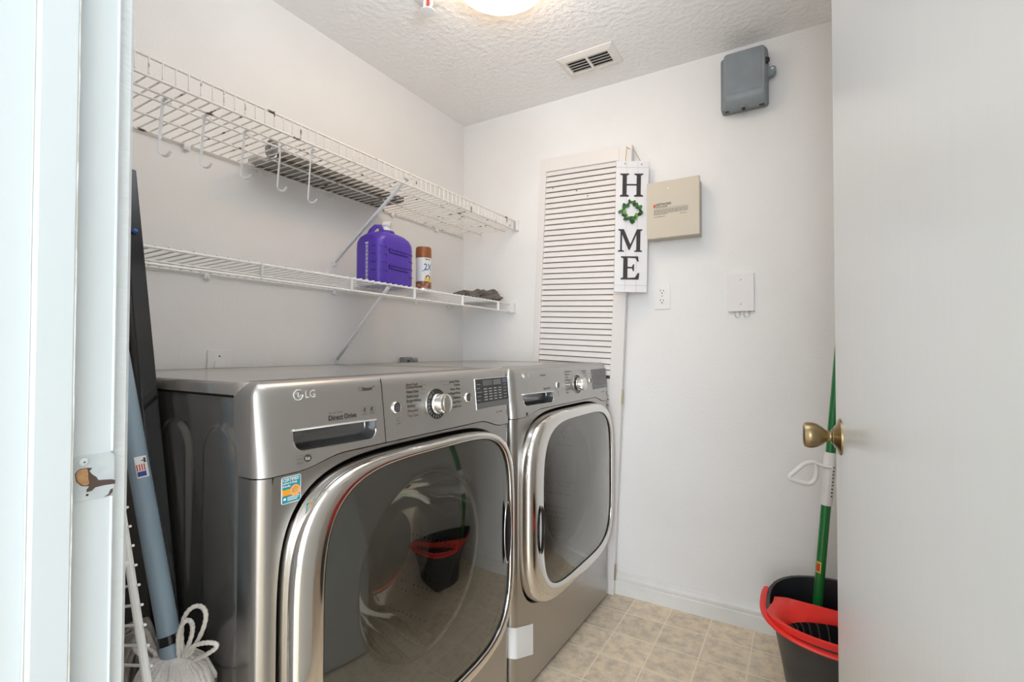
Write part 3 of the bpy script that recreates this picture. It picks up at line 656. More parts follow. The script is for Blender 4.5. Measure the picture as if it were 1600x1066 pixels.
# ------------------------------------------------------------------ wire shelves
def wire_shelf(name, xf, z, y0, y1, lip, wm_, label, straps, clips, brace, mids, endb):
    root = empty(name, (WX, (y0+y1)/2, z)); root_loc = Vector((WX, (y0+y1)/2, z))
    L = lambda x, y, zz: (x-root_loc.x, y-root_loc.y, zz-root_loc.z)
    def rail(nm, x, zz, r, ya=y0, yb=y1, mm=None):
        return MB().tube([L(x, ya+(yb-ya)*i/12, zz) for i in range(13)], r, 10).build(nm, mm or wm_, root)
    rail('front_rail', xf, z, 0.0033); rail('lip_rail', xf, z+lip, 0.0033); rail('back_rail', WX+0.008, z, 0.0033)
    for x, ya, yb, mm in mids: rail('cross_rail', x, z-0.0045, 0.0028, ya, yb, mm)
    wi = MB(); n = int((y1-y0)/0.0267)
    for i in range(n+1):
        y = y0+0.006+0.0267*i
        if y > y1-0.004: break
        if lip > 0: pts = [(xf+0.001, y, z+lip+0.004), (xf+0.0015, y, z+0.006), (xf-0.003, y, z+0.0025), (xf-0.012, y, z+0.0028), (-1.40, y, z+0.0015), (WX+0.004, y, z+0.002)]
        else: pts = [(xf+0.003, y, z+0.0045), (xf-0.008, y, z+0.0045), (-1.40, y, z+0.002), (WX+0.004, y, z+0.003)]
        wi.tube([L(*p) for p in pts], 0.0020, 6)
    wi.build('deck_wires', wm_, root)
    for y in straps:
        MB().tube([L(xf+0.003, y, z+0.002), L(xf+0.003, y, z+lip-0.002)], 0.0066, 8, flat=(0.35, 1)).build('lip_strap', 'wire', root)
    for y in clips:
        c = MB().box(*[v for a in zip(L(WX+0.001, y-0.008, z-0.016), L(WX+0.012, y+0.008, z+0.006)) for v in a])
        c.tube([L(WX+0.012, y, z-0.009), L(WX+0.014, y, z-0.009)], 0.004, 10)
        c.build('wall_clip', 'white', root, ang=30, bevel=0.002)
    (xa, ya, za), (xb, yb, zb_) = brace
    b = MB().tube([L(xa, ya, za), L(xb, yb, zb_)], 0.0075, 10, flat=(1, 0.75)).build('support_brace', 'hook', root)
    MB().tube([L(xb+0.006, yb, zb_+0.010), L(xb+0.003, yb, zb_-0.002), L(xb+0.003, yb, zb_-0.014)], 0.008, 8, flat=(1, 0.5)).build('brace_foot', 'hook', b)
    MB().tube([L(xa, ya-0.004, za+0.004), L(xa, ya+0.012, za+0.004)], 0.006, 8).build('brace_clip', 'greylite', b)
    e = MB().box(*[v for a in zip(L(xf-0.02, y1-0.001, z+min(lip, 0)-0.006), L(xf+0.018, FY-0.0005, z+max(lip, 0)+0.004)) for v in a]).build('end_bracket', 'white', root, ang=30, bevel=0.002)
    if endb: MB().tube([L(xf+0.002, y1-0.003, z-0.002), L(xf+0.002, y1-0.003, z+lip)], 0.005, 8).build('end_cap', 'greylite', e)
    return tag(root, label, 'wire shelf')
us = wire_shelf('wire_shelf', -1.217, 1.655, 0.275, 2.066, 0.042, 'rust', 'upper white wire shelf with rusty wires and an upright front lip', [],
                [0.40, 0.722, 0.946, 1.226, 1.55, 1.85], ((-1.215, 1.29, 1.667), (-1.538, 1.25, 1.395)),
                [(-1.271, 0.275, 2.06, None), (-1.310, 0.275, 0.98, 'wire'), (-1.413, 0.275, 2.06, None)], True)
ls = wire_shelf('wire_shelf', -1.235, 1.2865, 0.462, 2.052, -0.0375, 'wire', 'lower white wire shelf carrying the purple jug, lip turned down',
                [0.475, 0.766, 1.067, 1.359, 1.655, 1.937], [0.50, 0.782, 1.245, 1.703, 1.95], ((-1.233, 1.229, 1.278), (-1.538, 1.262, 1.02)),
                [(-1.40, 0.462, 2.05, None)], False)

# hooks on the upper shelf
def hook(y, zt, zb_, x, turn):
    dz = zb_-zt
    pts = [(0.010, -0.004), (0.007, 0.004), (0.0, 0.0064), (-0.0055, 0.0), (-0.007, -0.03), (-0.010, dz*0.55), (-0.0130, dz+0.014)]
    for i in range(1, 11):
        t = PI*0.80*i/10; pts.append((-0.0130+0.012*(1-math.cos(t)), dz+0.014-0.014*math.sin(t)))
    lx, lz = pts[-1]; pts.append((lx+0.004, lz+0.007))
    n = len(pts); lo = []
    for i, p in enumerate(pts):
        p = Vector((p[0], 0, p[1])); a, b = pts[max(i-1, 0)], pts[min(i+1, n-1)]
        t = Vector((b[0]-a[0], 0, b[1]-a[1])).normalized(); nrm = Vector((t.z, 0, -t.x)); hw = 0.0068
        lo.append([p+nrm*0.0010+Vector((0, -hw, 0)), p+nrm*0.0010+Vector((0, hw, 0)), p-nrm*0.0010+Vector((0, hw, 0)), p-nrm*0.0010+Vector((0, -hw, 0))])
    o = MB().loft(lo).build('hanging_hook', 'hook', None, ang=40, loc=(x, y, zt)); o.rotation_euler = (0, 0, math.radians(turn)); return o
ZR = 1.655
HK = [(0.566, ZR, 1.522, -1.305, 44, 'hanging hook on the upper shelf rail, nearest the door frame'),
      (0.660, ZR, 1.525, -1.305, 44, 'second hanging hook from the door frame on the upper shelf'),
      (0.764, ZR, 1.528, -1.305, 44, 'middle one of five white hooks below the upper shelf'),
      (0.872, ZR, 1.524, -1.305, 44, 'white hook just left of the longest hook, below the grey tray'),
      (0.948, ZR+0.006, 1.503, -1.268, 44, 'longest hook, hung beside the end of the grey tray')]
for y, zt, zb_, x, tn, l_ in HK: tag(hook(y, zt, zb_, x, tn), l_, 'hook', 'white hooks under the upper shelf')

# grey tray lying at the back of the upper shelf
tr = empty('metal_tray', (-1.46, 1.20, 1.6595))
MB().box(-0.070, 0.066, -0.275, 0.27, 0.0, 0.006).build('tray_base', 'greytool', tr, ang=0, bevel=0.002)
MB().box(-0.074, -0.052, -0.275, 0.27, -0.0005, 0.022).box(0.046, 0.070, -0.275, 0.27, -0.0005, 0.022).build('side_flange', 'greydark', tr, ang=0, bevel=0.002)
MB().tube([(0.052+0.024*math.cos(t), -0.296, 0.025+0.024*math.sin(t)) for t in [2*PI*i/24 for i in range(24)]], 0.006, 8, closed=True).tube([(0.052+0.012*math.cos(t), -0.296, 0.025+0.012*math.sin(t)) for t in [2*PI*i/20 for i in range(20)]], 0.005, 8, closed=True).box(0.049, 0.055, -0.299, -0.276, 0.012, 0.018).build('coiled_end', 'greytool', tr)
MB().box(-0.060, -0.005, -0.305, -0.274, 0.0, 0.012).build('end_tab', 'greylite', tr, ang=0, bevel=0.002)
tag(tr, 'long grey metal tray lying at the back of the upper shelf', 'tray')

# purple jug
jz = 1.2865+0.0062
jg = empty('detergent_jug', (-1.335, 1.312, jz))
def jl(sx, sy, z, r, ox=0.0):
    return [(ox+a, b, z) for a, b in rrect(-0.067*sx, 0.067*sx, -0.094*sy, 0.094*sy, r, 7)]
bl = [jl(0.90, 0.93, 0.0, 0.03), jl(0.97, 0.98, 0.004, 0.032), jl(1, 1, 0.014, 0.034), jl(1, 1, 0.075, 0.034), jl(1, 1, 0.140, 0.034), jl(0.99, 0.99, 0.160, 0.036), jl(0.94, 0.93, 0.176, 0.042), jl(0.82, 0.80, 0.188, 0.048), jl(0.60, 0.58, 0.196, 0.036), jl(0.50, 0.36, 0.199, 0.028)]
bd = MB().loft(bl).build('jug_body', 'purple', jg, ang=50)
gv = MB()
for zz in (0.135, 0.108, 0.079, 0.050):
    gv.tube([(0.030, -0.0945, zz), (0.045, -0.0905, zz), (0.060, -0.0790, zz), (0.0668, -0.064, zz), (0.0675, -0.058, zz), (0.0675, -0.058, zz-0.008)], 0.0022, 6)
    gv.tube([(0.0675, 0.058, zz-0.010), (0.0668, 0.066, zz-0.010), (0.058, 0.084, zz-0.010), (0.045, 0.0915, zz-0.010)], 0.0022, 6)
for zz in (0.118, 0.060):
    gv.tube([(0.068, -0.046, zz+0.012), (0.068, -0.046, zz), (0.068, 0.0, zz-0.002), (0.068, 0.048, zz-0.003)], 0.0022, 6)
gv.build('moulded_groove', 'purple_dk', bd)
for zz in (0.128, 0.070): MB().tube([(0.068, -0.044, zz+0.002), (0.0685, 0.046, zz-0.001)], 0.0035, 8, flat=(1, 0.5)).build('moulded_rib', 'purple', bd)
fs_ = lambda a, b, d: (a, -0.094-d, b)
gs = MB().rect(0.000, 0.013, 0.012, 0.150, fs_, 0.0002, 0.0007).build('level_strip', 'purple_lt', bd, ang=0)
gm = MB()
for k in range(9): gm.rect(0.002+0.002*(k % 2), 0.011, 0.018+0.0145*k, 0.020+0.0145*k, fs_, 0.0005, 0.0010)
gm.rect(-0.001, 0.014, 0.147, 0.151, fs_, 0.0005, 0.001)
gm.build('level_mark', 'white2', gs, ang=0)
MB().lathe([(0.029, 0.0), (0.031, 0.004), (0.031, 0.010), (0.028, 0.014), (0.022, 0.0145)], (0, 0.006, 0.196), (0, 0, 1), 28, cap1=True).build('jug_neck', 'purple', jg, ang=40)
cp = MB().lathe([(0.0185, 0.0), (0.0185, 0.010), (0.0165, 0.014)], (0, 0.006, 0.210), (0, 0, 1), 24, cap1=True).build('spout_cap', 'cap_white', jg, ang=40)
MB().lathe([(0.0135, -0.014), (0.0165, -0.012), (0.0165, 0.012), (0.0135, 0.014)], (0.004, 0.006, 0.232), (1, 0.35, 0), 8, cap0=True, cap1=True).build('spout_tap', 'cap_white', cp, ang=30)
MB().lathe([(0.009, 0.0), (0.009, 0.002)], (0.0172, 0.0107, 0.232), (1, 0.35, 0), 20, cap1=True).build('tap_button', 'cap_shade', cp)
MB().tube([(-0.020, -0.058, 0.184), (-0.018, -0.050, 0.204), (-0.012, -0.036, 0.222), (-0.004, -0.022, 0.224), (0.0, -0.014, 0.206)], [0.013, 0.011, 0.010, 0.010, 0.012], 12, flat=(0.7, 1.2)).build('jug_handle', 'purple', jg)
tag(jg, 'purple plastic detergent jug with white spout on the lower shelf', 'jug')

# spray can
cx_, cy_ = -1.322, 1.513
sp = empty('spray_can', (cx_, cy_, jz))
MB().lathe([(0.028, 0.0), (0.0312, 0.002), (0.0312, 0.014)], (0, 0, 0), (0, 0, 1), 36, cap0=True).build('can_base', 'chrome_dim', sp)
cb = MB().lathe([(0.0312, 0.014), (0.0312, 0.138), (0.030, 0.143)], (0, 0, 0), (0, 0, 1), 36).build('can_body', 'can_white', sp)
MB().lathe([(0.0300, 0.138), (0.0318, 0.139), (0.0322, 0.150), (0.0318, 0.176), (0.0295, 0.183), (0.015, 0.186), (0, 0.1865)], (0, 0, 0), (0, 0, 1), 36).build('can_cap', 'brown_cap', sp, ang=50)
def fc(a, b, d):        # wrap around the can, a = arc length from the side that faces the doorway
    t = -0.72+a/0.0312; return ((0.0314+d)*math.cos(t), (0.0314+d)*math.sin(t), b)
MB().loft([[fc(-0.098+0.196*i/48, z, 0.0) for i in range(49)] for z in (0.014, 0.036, 0.043)], False, False, False).build('brown_label_band', 'can_brown', cb)
yb_ = [[fc(-0.002+0.035*i/20, 0.043+0.003*math.sin(i*0.3)+k, 0.0003) for i in range(21)] for k in (0.0, 0.011)]
MB().loft(yb_, False, False, False).build('yellow_swoosh', 'can_yellow', cb)
def wrap_poly(poly, d):
    out = MB(); out.prism(poly, fc, d, d+0.0003); return out
MB().text('2X', 0.037, fc, -0.003, 0.088, 0.0006, sx=0.78, bold=0.012).prism([(-0.012, 0.083), (0.003, 0.092), (0.004, 0.089), (-0.006, 0.083)], fc, 0.0003, 0.0006).build('blue_numeral', 'can_blue', cb, ang=0)
ft = MB().text('Painter', 0.008, fc, 0.002, 0.129, 0.0005)
for k in range(2): ft.rect(0.0-0.002*k, 0.028, 0.0785-0.007*k, 0.081-0.007*k, fc, 0.0002, 0.0005)
ft.build('can_lettering', 'print', cb, ang=0)
MB().prism([(0.003, 0.052), (0.012, 0.048), (0.025, 0.05), (0.026, 0.066), (0.022, 0.063), (0.016, 0.070), (0.004, 0.064)], fc, 0.0003, 0.0006).build('furniture_picture', 'can_brown', cb, ang=0)
tag(sp, 'spray paint can with brown cap beside the purple jug', 'spray can')

# dark rag at the end of the lower shelf
rg = bmesh.new(); bmesh.ops.create_icosphere(rg, subdivisions=5, radius=1.0)
for v in rg.verts:
    c = v.co.copy(); nn_ = noise.noise(c*1.6+Vector((3, 1, 2)))*0.45+abs(noise.noise(c*3.3))*0.35-0.1+noise.noise(c*7)*0.08
    k = 1+nn_
    x, y, z = c.x*0.112*k, c.y*0.080*k, c.z*0.052*k
    if z < 0: z *= 0.35
    v.co = (x, y, z+0.014)
    v.co.z = max(v.co.z, 0.0012)
me = bpy.data.meshes.new('cleaning_rag'); rg.to_mesh(me); rg.free(); me.materials.append(M['cloth']); me.shade_smooth()
rag = bpy.data.objects.new('cleaning_rag', me); COL.objects.link(rag); rag.location = (-1.365, 1.962, 1.2925)
tag(rag, 'crumpled charcoal cleaning rag at the far end of the lower shelf', 'rag')

# ------------------------------------------------------------------ louvered panel leaning at the far wall
LW, LH = 0.440, 1.945
lv = empty('louvered_door', (-0.707, 2.041, 0.002), (0, math.radians(2.6), 0))
lfx = lambda x0, x1, z0, z1, y0=0.0, y1=0.026: MB().box(-LW+x0, -LW+x1, y0, y1, z0, z1)
lfx(0, 0.030, 0, LH).build('stile', 'louver', lv, ang=0, bevel=0.0015)
lfx(LW-0.056, LW, 0, LH).build('stile', 'louver', lv, ang=0, bevel=0.0015)
lfx(0.030, LW-0.056, LH-0.062, LH).build('top_rail', 'louver', lv, ang=0, bevel=0.001)
lfx(0.030, LW-0.056, 0, 0.12).build('bottom_rail', 'louver', lv, ang=0, bevel=0.001)
lfx(0.030, LW-0.056, 0.86, 0.93).build('lock_rail', 'louver', lv, ang=0, bevel=0.001)
sl = MB()
zz = LH-0.062-0.010
while zz > 0.125:
    if not (0.855 < zz < 0.945):
        t = math.radians(72); hw, ht = 0.0114, 0.0030
        ca, sa = math.cos(t), math.sin(t)
        pf = [(0.011+ca*a_-sa*b_*0 - sa*b_, zz+0.0+(-sa*a_-ca*b_)*-1) for a_, b_ in ((-hw, -ht), (hw, -ht), (hw, ht), (-hw, ht))]
        sl.loft([[(x, p, q) for p, q in pf] for x in (-LW+0.028, -0.054)])
    zz -= 0.0255
MB().box(-LW+0.03, -0.056, 0.0225, 0.0235, 0.12, LH-0.062).build('slat_gap_shade', 'greydark', lv, ang=0)  # added dark sheet, its colour stands in for shade in the slat gaps
sl.build('louver_slats', 'louver', lv, ang=25, bevel=0.001)
for hz in (0.855, 0.10):
    h = MB().box(-0.001, 0.0016, 0.003, 0.020, hz-0.032, hz+0.032).build('hinge', 'hinge', lv, ang=0, bevel=0.0005)
    lab(h, 'worn brass hinge leaf'); MB().tube([(0.003, 0.001, hz-0.032), (0.003, 0.001, hz+0.032)], 0.0035, 10).build('hinge_pin', 'hinge', h)
kn_ = MB()
for (a_, b_) in ((0.07, 1.80), (0.19, 1.775), (0.245, 1.745)): kn_.lathe([(0.003, 0.0), (0.002, 0.0015)], (-LW+a_, 0.0, b_), (0, -1, 0), 10, cap1=True)
kn_.build('nail_mark', 'greydark', lv)
tag(lv, 'cream louvered door panel leaning at the far wall behind the dryer', 'louvered panel')

# ------------------------------------------------------------------ HOME sign
SWd, SHt = 0.136, 0.553
sg = empty('home_sign', (-0.612, 2.004, 1.579), (0, math.radians(1.2), math.radians(28)))
fsg = lambda a, b, d: (a-SWd/2, -d, b-SHt/2)
bdm = MB()
for k in range(3): bdm.prism([(a, b) for a, b in rrect(SWd*k/3+0.0003, SWd*(k+1)/3-0.0003, 0.0, SHt, 0.0012, 2)], fsg, -0.005, 0.005)
bd_ = bdm.build('sign_board', 'sign', sg, ang=30, bevel=0.0008)
gl_ = MB()
for k in (1, 2): gl_.rect(SWd*k/3-0.0005, SWd*k/3+0.0005, 0.0, SHt, fsg, -0.004, 0.0046)
for b_ in (0.028, SHt-0.028): gl_.rect(0, SWd, b_-0.0006, b_+0.0006, fsg, 0.0045, 0.0053)
gl_.build('plank_line', 'signline', bd_, ang=0)
def U(x, y): return ((x-538)/176*SWd, (862-y)/690*SHt)
def lrect(mb, x0, y0, x1, y1): a, b = U(x0, y0); c, d = U(x1, y1); mb.rect(a, c, d, b, fsg, 0.0048, 0.0072)
def lpoly(mb, pts): mb.prism([U(*p) for p in pts], fsg, 0.0048, 0.0072)
hl_ = MB()
for x in (572, 648):
    lpoly(hl_, [(x-12, 240), (x+36, 240), (x+36, 245), (x+23, 250), (x+23, 350), (x+36, 355), (x+36, 361), (x-12, 361), (x-12, 355), (x+1, 350), (x+1, 250), (x-12, 245)])
lrect(hl_, 590, 295, 656, 302)
hl_.build('letter_h', 'letter', sg, ang=0)
ml = MB()
lpoly(ml, [(555, 533), (585, 533), (621, 612), (655, 533), (684, 533), (684, 538), (674, 543), (674, 642), (684, 646), (684, 651), (643, 651), (643, 646), (653, 642), (653, 560), (617, 642), (612, 642), (576, 560), (576, 642), (588, 646), (588, 651), (554, 651), (554, 646), (567, 642), (567, 543), (555, 538)])
ml.build('letter_m', 'letter', sg, ang=0)
el = MB()
lpoly(el, [(572, 675), (664, 675), (667, 702), (660, 702), (650, 684), (608, 682), (608, 730), (632, 730), (638, 716), (643, 716), (643, 752), (638, 752), (632, 738), (608, 738), (608, 788), (648, 786), (664, 762), (672, 762), (668, 796), (572, 796), (572, 790), (585, 786), (585, 685), (572, 681)])
el.build('letter_e', 'letter', sg, ang=0)
wr = empty('leaf_wreath', (0, 0, 0)); wr.parent = sg
wc = U(621, 440); wR = 0.0355
MB().tube([fsg(wc[0]+wR*math.cos(t), wc[1]+wR*math.sin(t), 0.008) for t in [2*PI*i/30 for i in range(30)]], 0.0015, 6, closed=True).build('wreath_stem', 'leaf3', wr)
lvs = [MB(), MB(), MB()]
for k in range(32):
    t = 2*PI*k/32+RND.uniform(-0.08, 0.08); rr = wR+RND.uniform(-0.008, 0.010)
    c = Vector((wc[0]+rr*math.cos(t), wc[1]+rr*math.sin(t))); da = t+RND.uniform(0.2, 1.3)*RND.choice((-1, 1)); ln = RND.uniform(0.0075, 0.0115); wd_ = ln*0.62
    d0_ = RND.uniform(0.007, 0.014); tilt = RND.uniform(-0.5, 0.5)
    ring_ = []
    for i in range(10):
        a_ = 2*PI*i/10; lx, ly = ln*math.cos(a_), wd_*math.sin(a_)
        ring_.append((c.x+lx*math.cos(da)-ly*math.sin(da), c.y+lx*math.sin(da)+ly*math.cos(da), d0_+tilt*lx*0.8+0.15*abs(ly)))
    lime = 1 if (2.6 < t % (2*PI) < 3.6 and k % 2) or (5.2 < t % (2*PI) < 5.7 and k % 2) else (2 if k % 3 == 0 else 0)
    mb = lvs[lime]; top = [fsg(*p) for p in ring_]; bot = [fsg(p[0], p[1], p[2]-0.0008) for p in ring_]
    mb.loft([bot, top])
for mb, mm in zip(lvs, ('leaf', 'leaf2', 'leaf3')):
    if mb.v: mb.build('leaves', mm, wr)
la, lb_ = U(585, 186), U(674, 188)
top_ = (0.000, 0.022, 0.340)
rope = MB()
rope.tube([fsg(la[0], la[1], 0.0062), fsg(la[0]+0.0015, la[1]+0.004, 0.004), (-0.022, 0.018, 0.345), (-0.016, 0.034, 0.349), (0.004, 0.044, 0.343), (0.014, 0.030, 0.334), fsg(lb_[0]-0.001, lb_[1]+0.005, 0.003), fsg(lb_[0], lb_[1], 0.0062)], 0.0014, 6)
for a_, b_ in (la, lb_): rope.lathe([(0.003, -0.001), (0.003, 0.001)], fsg(a_, b_-0.002, 0.006), (0, 1, 0), 8, cap0=True, cap1=True)
rope.build('hanging_twine', 'twine', sg)
tag(sg, 'narrow white plank sign with dark HOME letters and green wreath, hung from louvered panel', 'sign')

# ------------------------------------------------------------------ things on the far wall
def wroot(name, x, z): return empty(name, (x, FY, z))
nb = wroot('network_box', -0.4425, 1.632)
MB().box(-0.096, 0.098, -0.066, -0.0005, -0.113, 0.110).build('box_body', 'beige_dk', nb, ang=0, bevel=0.002)
cv = MB().box(-0.1025, 0.1025, -0.080, -0.062, -0.116, 0.115).build('box_cover', 'beige', nb, ang=0, bevel=0.002)
fn = lambda a, b, d: (a, -0.080-d, b)
MB().text('NETWORK', 0.0135, fn, -0.066, 0.016, 0.0006, sx=0.92).text('ENCLOSURE', 0.0075, fn, -0.066, 0.0085, 0.0006, sx=1.1).build('box_title', 'print', cv, ang=0)
MB().prism(ell(-0.0715, 0.0165, 0.0045, 0.0075, 16), fn, 0.0002, 0.0006).build('red_emblem', 'red_print', cv, ang=0)
fp = MB(); rs = random.Random(4)
fp.rect(-0.074, 0.058, 0.0045, 0.0053, fn, 0.0002, 0.0005)
for k in range(6):
    x = -0.074; z = 0.000-0.0046*k; xe = 0.060 if k < 4 else (-0.02 if k == 4 else -0.028)
    if k == 5: z -= 0.005
    while x < xe:
        l_ = rs.uniform(0.004, 0.011); fp.rect(x, min(x+l_, xe), z-0.0022, z, fn, 0.0002, 0.0005); x += l_+0.0018
for x in (0.030, 0.038, 0.047): fp.rect(x, x+0.006, -0.026, -0.0235, fn, 0.0002, 0.0005)
fp.build('fine_print', 'print_soft', cv, ang=0)
MB().lathe([(0.003, 0), (0.002, 0.001)], (-0.016, -0.080, 0.083), (0, -1, 0), 12, cap1=True).build('cover_screw', 'white', cv)
MB().box(-0.006, 0.006, -0.004, -0.001, 0.110, 0.128).lathe([(0.003, 0), (0.002, 0.003)], (0, -0.004, 0.122), (0, -1, 0), 10, cap1=True).build('mounting_tab', 'screw', nb, ang=0)
tag(nb, 'beige metal network box on far wall beside the HOME sign', 'utility box')

gb = wroot('telephone_box', -0.183, 2.090)
MB().prism(rrect(-0.082, 0.082, -0.100, 0.108, 0.012), lambda a, b, d: (a, -d, b), 0.0005, 0.042).build('box_base', 'ni_dk', gb, ang=30, bevel=0.003)
c1 = [(a, b) for a, b in rrect(-0.072, 0.080, -0.108, 0.110, 0.014)]
def csc(k, dz0, dz1): return [((a-0.004)*k+0.004, (b-0.001)*1.0 if False else (dz0+(b+0.108)/0.218*(dz1-dz0))) for a, b in c1]
gcv = MB().loft([[(a, -0.040, b) for a, b in csc(1.0, -0.108, 0.110)], [(a, -0.050, b) for a, b in csc(1.0, -0.108, 0.110)], [(a, -0.056, b) for a, b in csc(0.95, -0.104, 0.106)], [(a, -0.074, b) for a, b in csc(0.93, -0.080, 0.104)], [(a, -0.079, b) for a, b in csc(0.90, -0.066, 0.100)]]).build('hinged_cover', 'ni', gb, ang=30, bevel=0.002)
MB().prism(rrect(-0.056, 0.062, -0.055, 0.090, 0.004), lambda a, b, d: (a, -0.079-d, b), 0.0, 0.0012).build('raised_panel', 'ni', gcv, ang=0, bevel=0.0008)
kb = MB().lathe([(0.010, 0.0), (0.0115, 0.004), (0.0115, 0.012), (0.009, 0.015), (0, 0.0155)], (0.078, -0.058, 0.046), (0, -1, 0), 20).build('black_knob', 'black', gb)
lug = MB().prism([(0.078, 0.030), (0.098, 0.036), (0.108, 0.030), (0.108, 0.012), (0.100, 0.000), (0.078, -0.004)], lambda a, b, d: (a, -d, b), 0.012, 0.040).build('padlock_lug', 'ni', gb, ang=0, bevel=0.003)
MB().lathe([(0.0045, 0), (0.0045, 0.002)], (0.096, -0.0395, 0.024), (0, -1, 0), 14, cap1=True).build('lug_hole', 'white', lug)
MB().lathe([(0.013, -0.002), (0.013, 0.006), (0.010, 0.009)], (0.000, -0.050, -0.104), (0, -0.6, -0.8), 18, cap1=True).build('screw_boss', 'ni_dk', gcv)
MB().lathe([(0.007, 0.009), (0.007, 0.0102)], (0.000, -0.050, -0.104), (0, -0.6, -0.8), 12, cap1=True).build('boss_screw', 'slot', gcv)
MB().box(-0.066, -0.052, -0.0545, -0.042, -0.1085, -0.1065).box(0.052, 0.070, -0.0545, -0.042, -0.1085, -0.1065).build('drain_slot', 'slot', gcv, ang=0)
sd = MB()
for z in (0.004, -0.026): sd.lathe([(0.0025, 0), (0.0025, 0.0008)], (-0.0820, -0.028, z), (-1, 0, 0), 10, cap1=True)
sd.build('side_hole', 'slot', gb)
tag(gb, 'grey plastic telephone utility box high on the far wall near the ceiling', 'utility box')

def receptacle(root, fnc, z):
    r_ = MB().prism([(0.0172*max(-0.86, min(0.86, math.cos(t)))*1.0, z+0.0172*math.sin(t)*0.93) for t in [2*PI*i/36 for i in range(36)]], fnc, 0.003, 0.0062).build('receptacle', 'white', root, ang=0, bevel=0.0006)
    MB().rect(-0.0075, -0.0052, z-0.001, z+0.0078, fnc, 0.006, 0.0065).rect(0.0050, 0.0073, z-0.001, z+0.0065, fnc, 0.006, 0.0065).prism(ell(0, z-0.0075, 0.0026, 0.0028, 12), fnc, 0.006, 0.0065).build('contact_slot', 'slot', r_, ang=0)
ou = wroot('wall_outlet', -0.5035, 1.286)
fo = lambda a, b, d: (a, -d, b)
MB().prism(rrect(-0.033, 0.033, -0.054, 0.054, 0.003), fo, 0.0003, 0.0045).build('cover_plate', 'white', ou, ang=0, bevel=0.0015)
for z in (0.021, -0.019): receptacle(ou, fo, z)
MB().lathe([(0.003, 0.004), (0.0022, 0.0055)], (0, 0, 0.001), (0, -1, 0), 12, cap1=True).build('plate_screw', 'screw', ou)
tag(ou, 'white duplex outlet on the far wall under the beige box', 'outlet')

bp_ = wroot('wall_plate', -0.2025, 1.285)
MB().prism(rrect(-0.0465, 0.0465, -0.0735, 0.0735, 0.003), fo, 0.0003, 0.0085).build('cover_plate', 'plate_pink', bp_, ang=0, bevel=0.0018)
for z in (0.049, -0.046): MB().lathe([(0.0032, 0.008), (0.0025, 0.0095)], (0, 0, z), (0, -1, 0), 12, cap1=True).build('plate_screw', 'screw', bp_)
MB().tube([fo(a, b, 0.0085) for a, b in ((-0.008, -0.014), (0.010, -0.014), (0.010, 0.012), (-0.008, 0.012))], 0.0006, 5, closed=True).build('knockout_mark', 'plate_pink', bp_)
nt_ = MB()
for k in range(9): nt_.box(-0.044+0.0108*k, -0.038+0.0108*k, -0.0075, -0.002, -0.0775, -0.072)
nt_.build('bottom_lugs', 'greylite', bp_, ang=0)
for xx in (-0.012, 0.020):
    MB().tube([(xx+0.0095*math.cos(t), -0.007, -0.0835+0.014*math.sin(t)) for t in [PI*0.80+1.45*PI*i/16 for i in range(17)]], 0.0012, 6).build('wire_hook', 'chrome_dim', bp_)
tag(bp_, 'blank pinkish white wall plate with two wire hooks underneath', 'wall plate')

# plate on the left wall above the washer (outlet whose lower half the washer hides)
lo_ = empty('wall_outlet', (WX, 0.824, 1.003))
fl_ = lambda a, b, d: (d, a, b)
MB().prism(rrect(-0.0355, 0.0355, -0.055, 0.055, 0.003), fl_, 0.0003, 0.0045).build('cover_plate', 'white', lo_, ang=0, bevel=0.0015)
MB().lathe([(0.003, 0.004), (0.002, 0.0055)], (0, 0, 0.036), (1, 0, 0), 12, cap1=True).build('plate_screw', 'slot', lo_)
MB().lathe([(0.0165, 0.0045), (0.0165, 0.007), (0.012, 0.0075)], (0, 0, 0.010), (1, 0, 0), 24, cap1=True).build('receptacle', 'white', lo_)
tag(lo_, 'white wall plate on the left wall, half hidden behind the washer top', 'outlet')
# small grey plug box behind the dryer
gv_ = empty('gas_valve', (WX, 1.638, 1.005))
MB().box(0.0005, 0.032, -0.034, 0.022, -0.05, 0.022).build('valve_body', 'greytool', gv_, ang=0, bevel=0.005)
MB().lathe([(0.012, 0), (0.014, 0.004), (0.012, 0.022)], (0.024, 0.028, 0.004), (0.5, 0.6, 0.1), 16, cap1=True).build('valve_cap', 'greytool', gv_)
MB().lathe([(0.008, 0), (0.008, 0.002)], (0.0325, -0.010, 0.002), (1, 0, 0), 14, cap1=True).build('valve_port', 'slot', gv_)
tag(gv_, 'small grey wall fitting peeking up behind the dryer', 'wall fitting')

# ------------------------------------------------------------------ ceiling things
vn = empty('ceiling_vent', (-0.738, 1.857, CZ))
vf = MB()
o4 = [(-0.117, -0.074), (0.117, -0.074), (0.117, 0.074), (-0.117, 0.074)]; i4 = [(-0.100, -0.052), (0.100, -0.052), (0.100, 0.052), (-0.100, 0.052)]; h4 = [(-0.088, -0.044), (0.088, -0.044), (0.088, 0.044), (-0.088, 0.044)]
vf.loft([[(x, y, -0.0005) for x, y in o4], [(x, y, -0.004) for x, y in o4], [(x, y, -0.013) for x, y in i4], [(x, y, -0.013) for x, y in h4], [(x, y, -0.001) for x, y in h4]], True, False, False)
vf.box(-0.005, 0.005, -0.044, 0.044, -0.0135, -0.006)
vf.build('vent_frame', 'vent', vn, ang=30, bevel=0.001)
MB().box(-0.088, 0.088, -0.044, 0.044, -0.0022, -0.0008).build('duct_opening', 'duct', vn, ang=0)
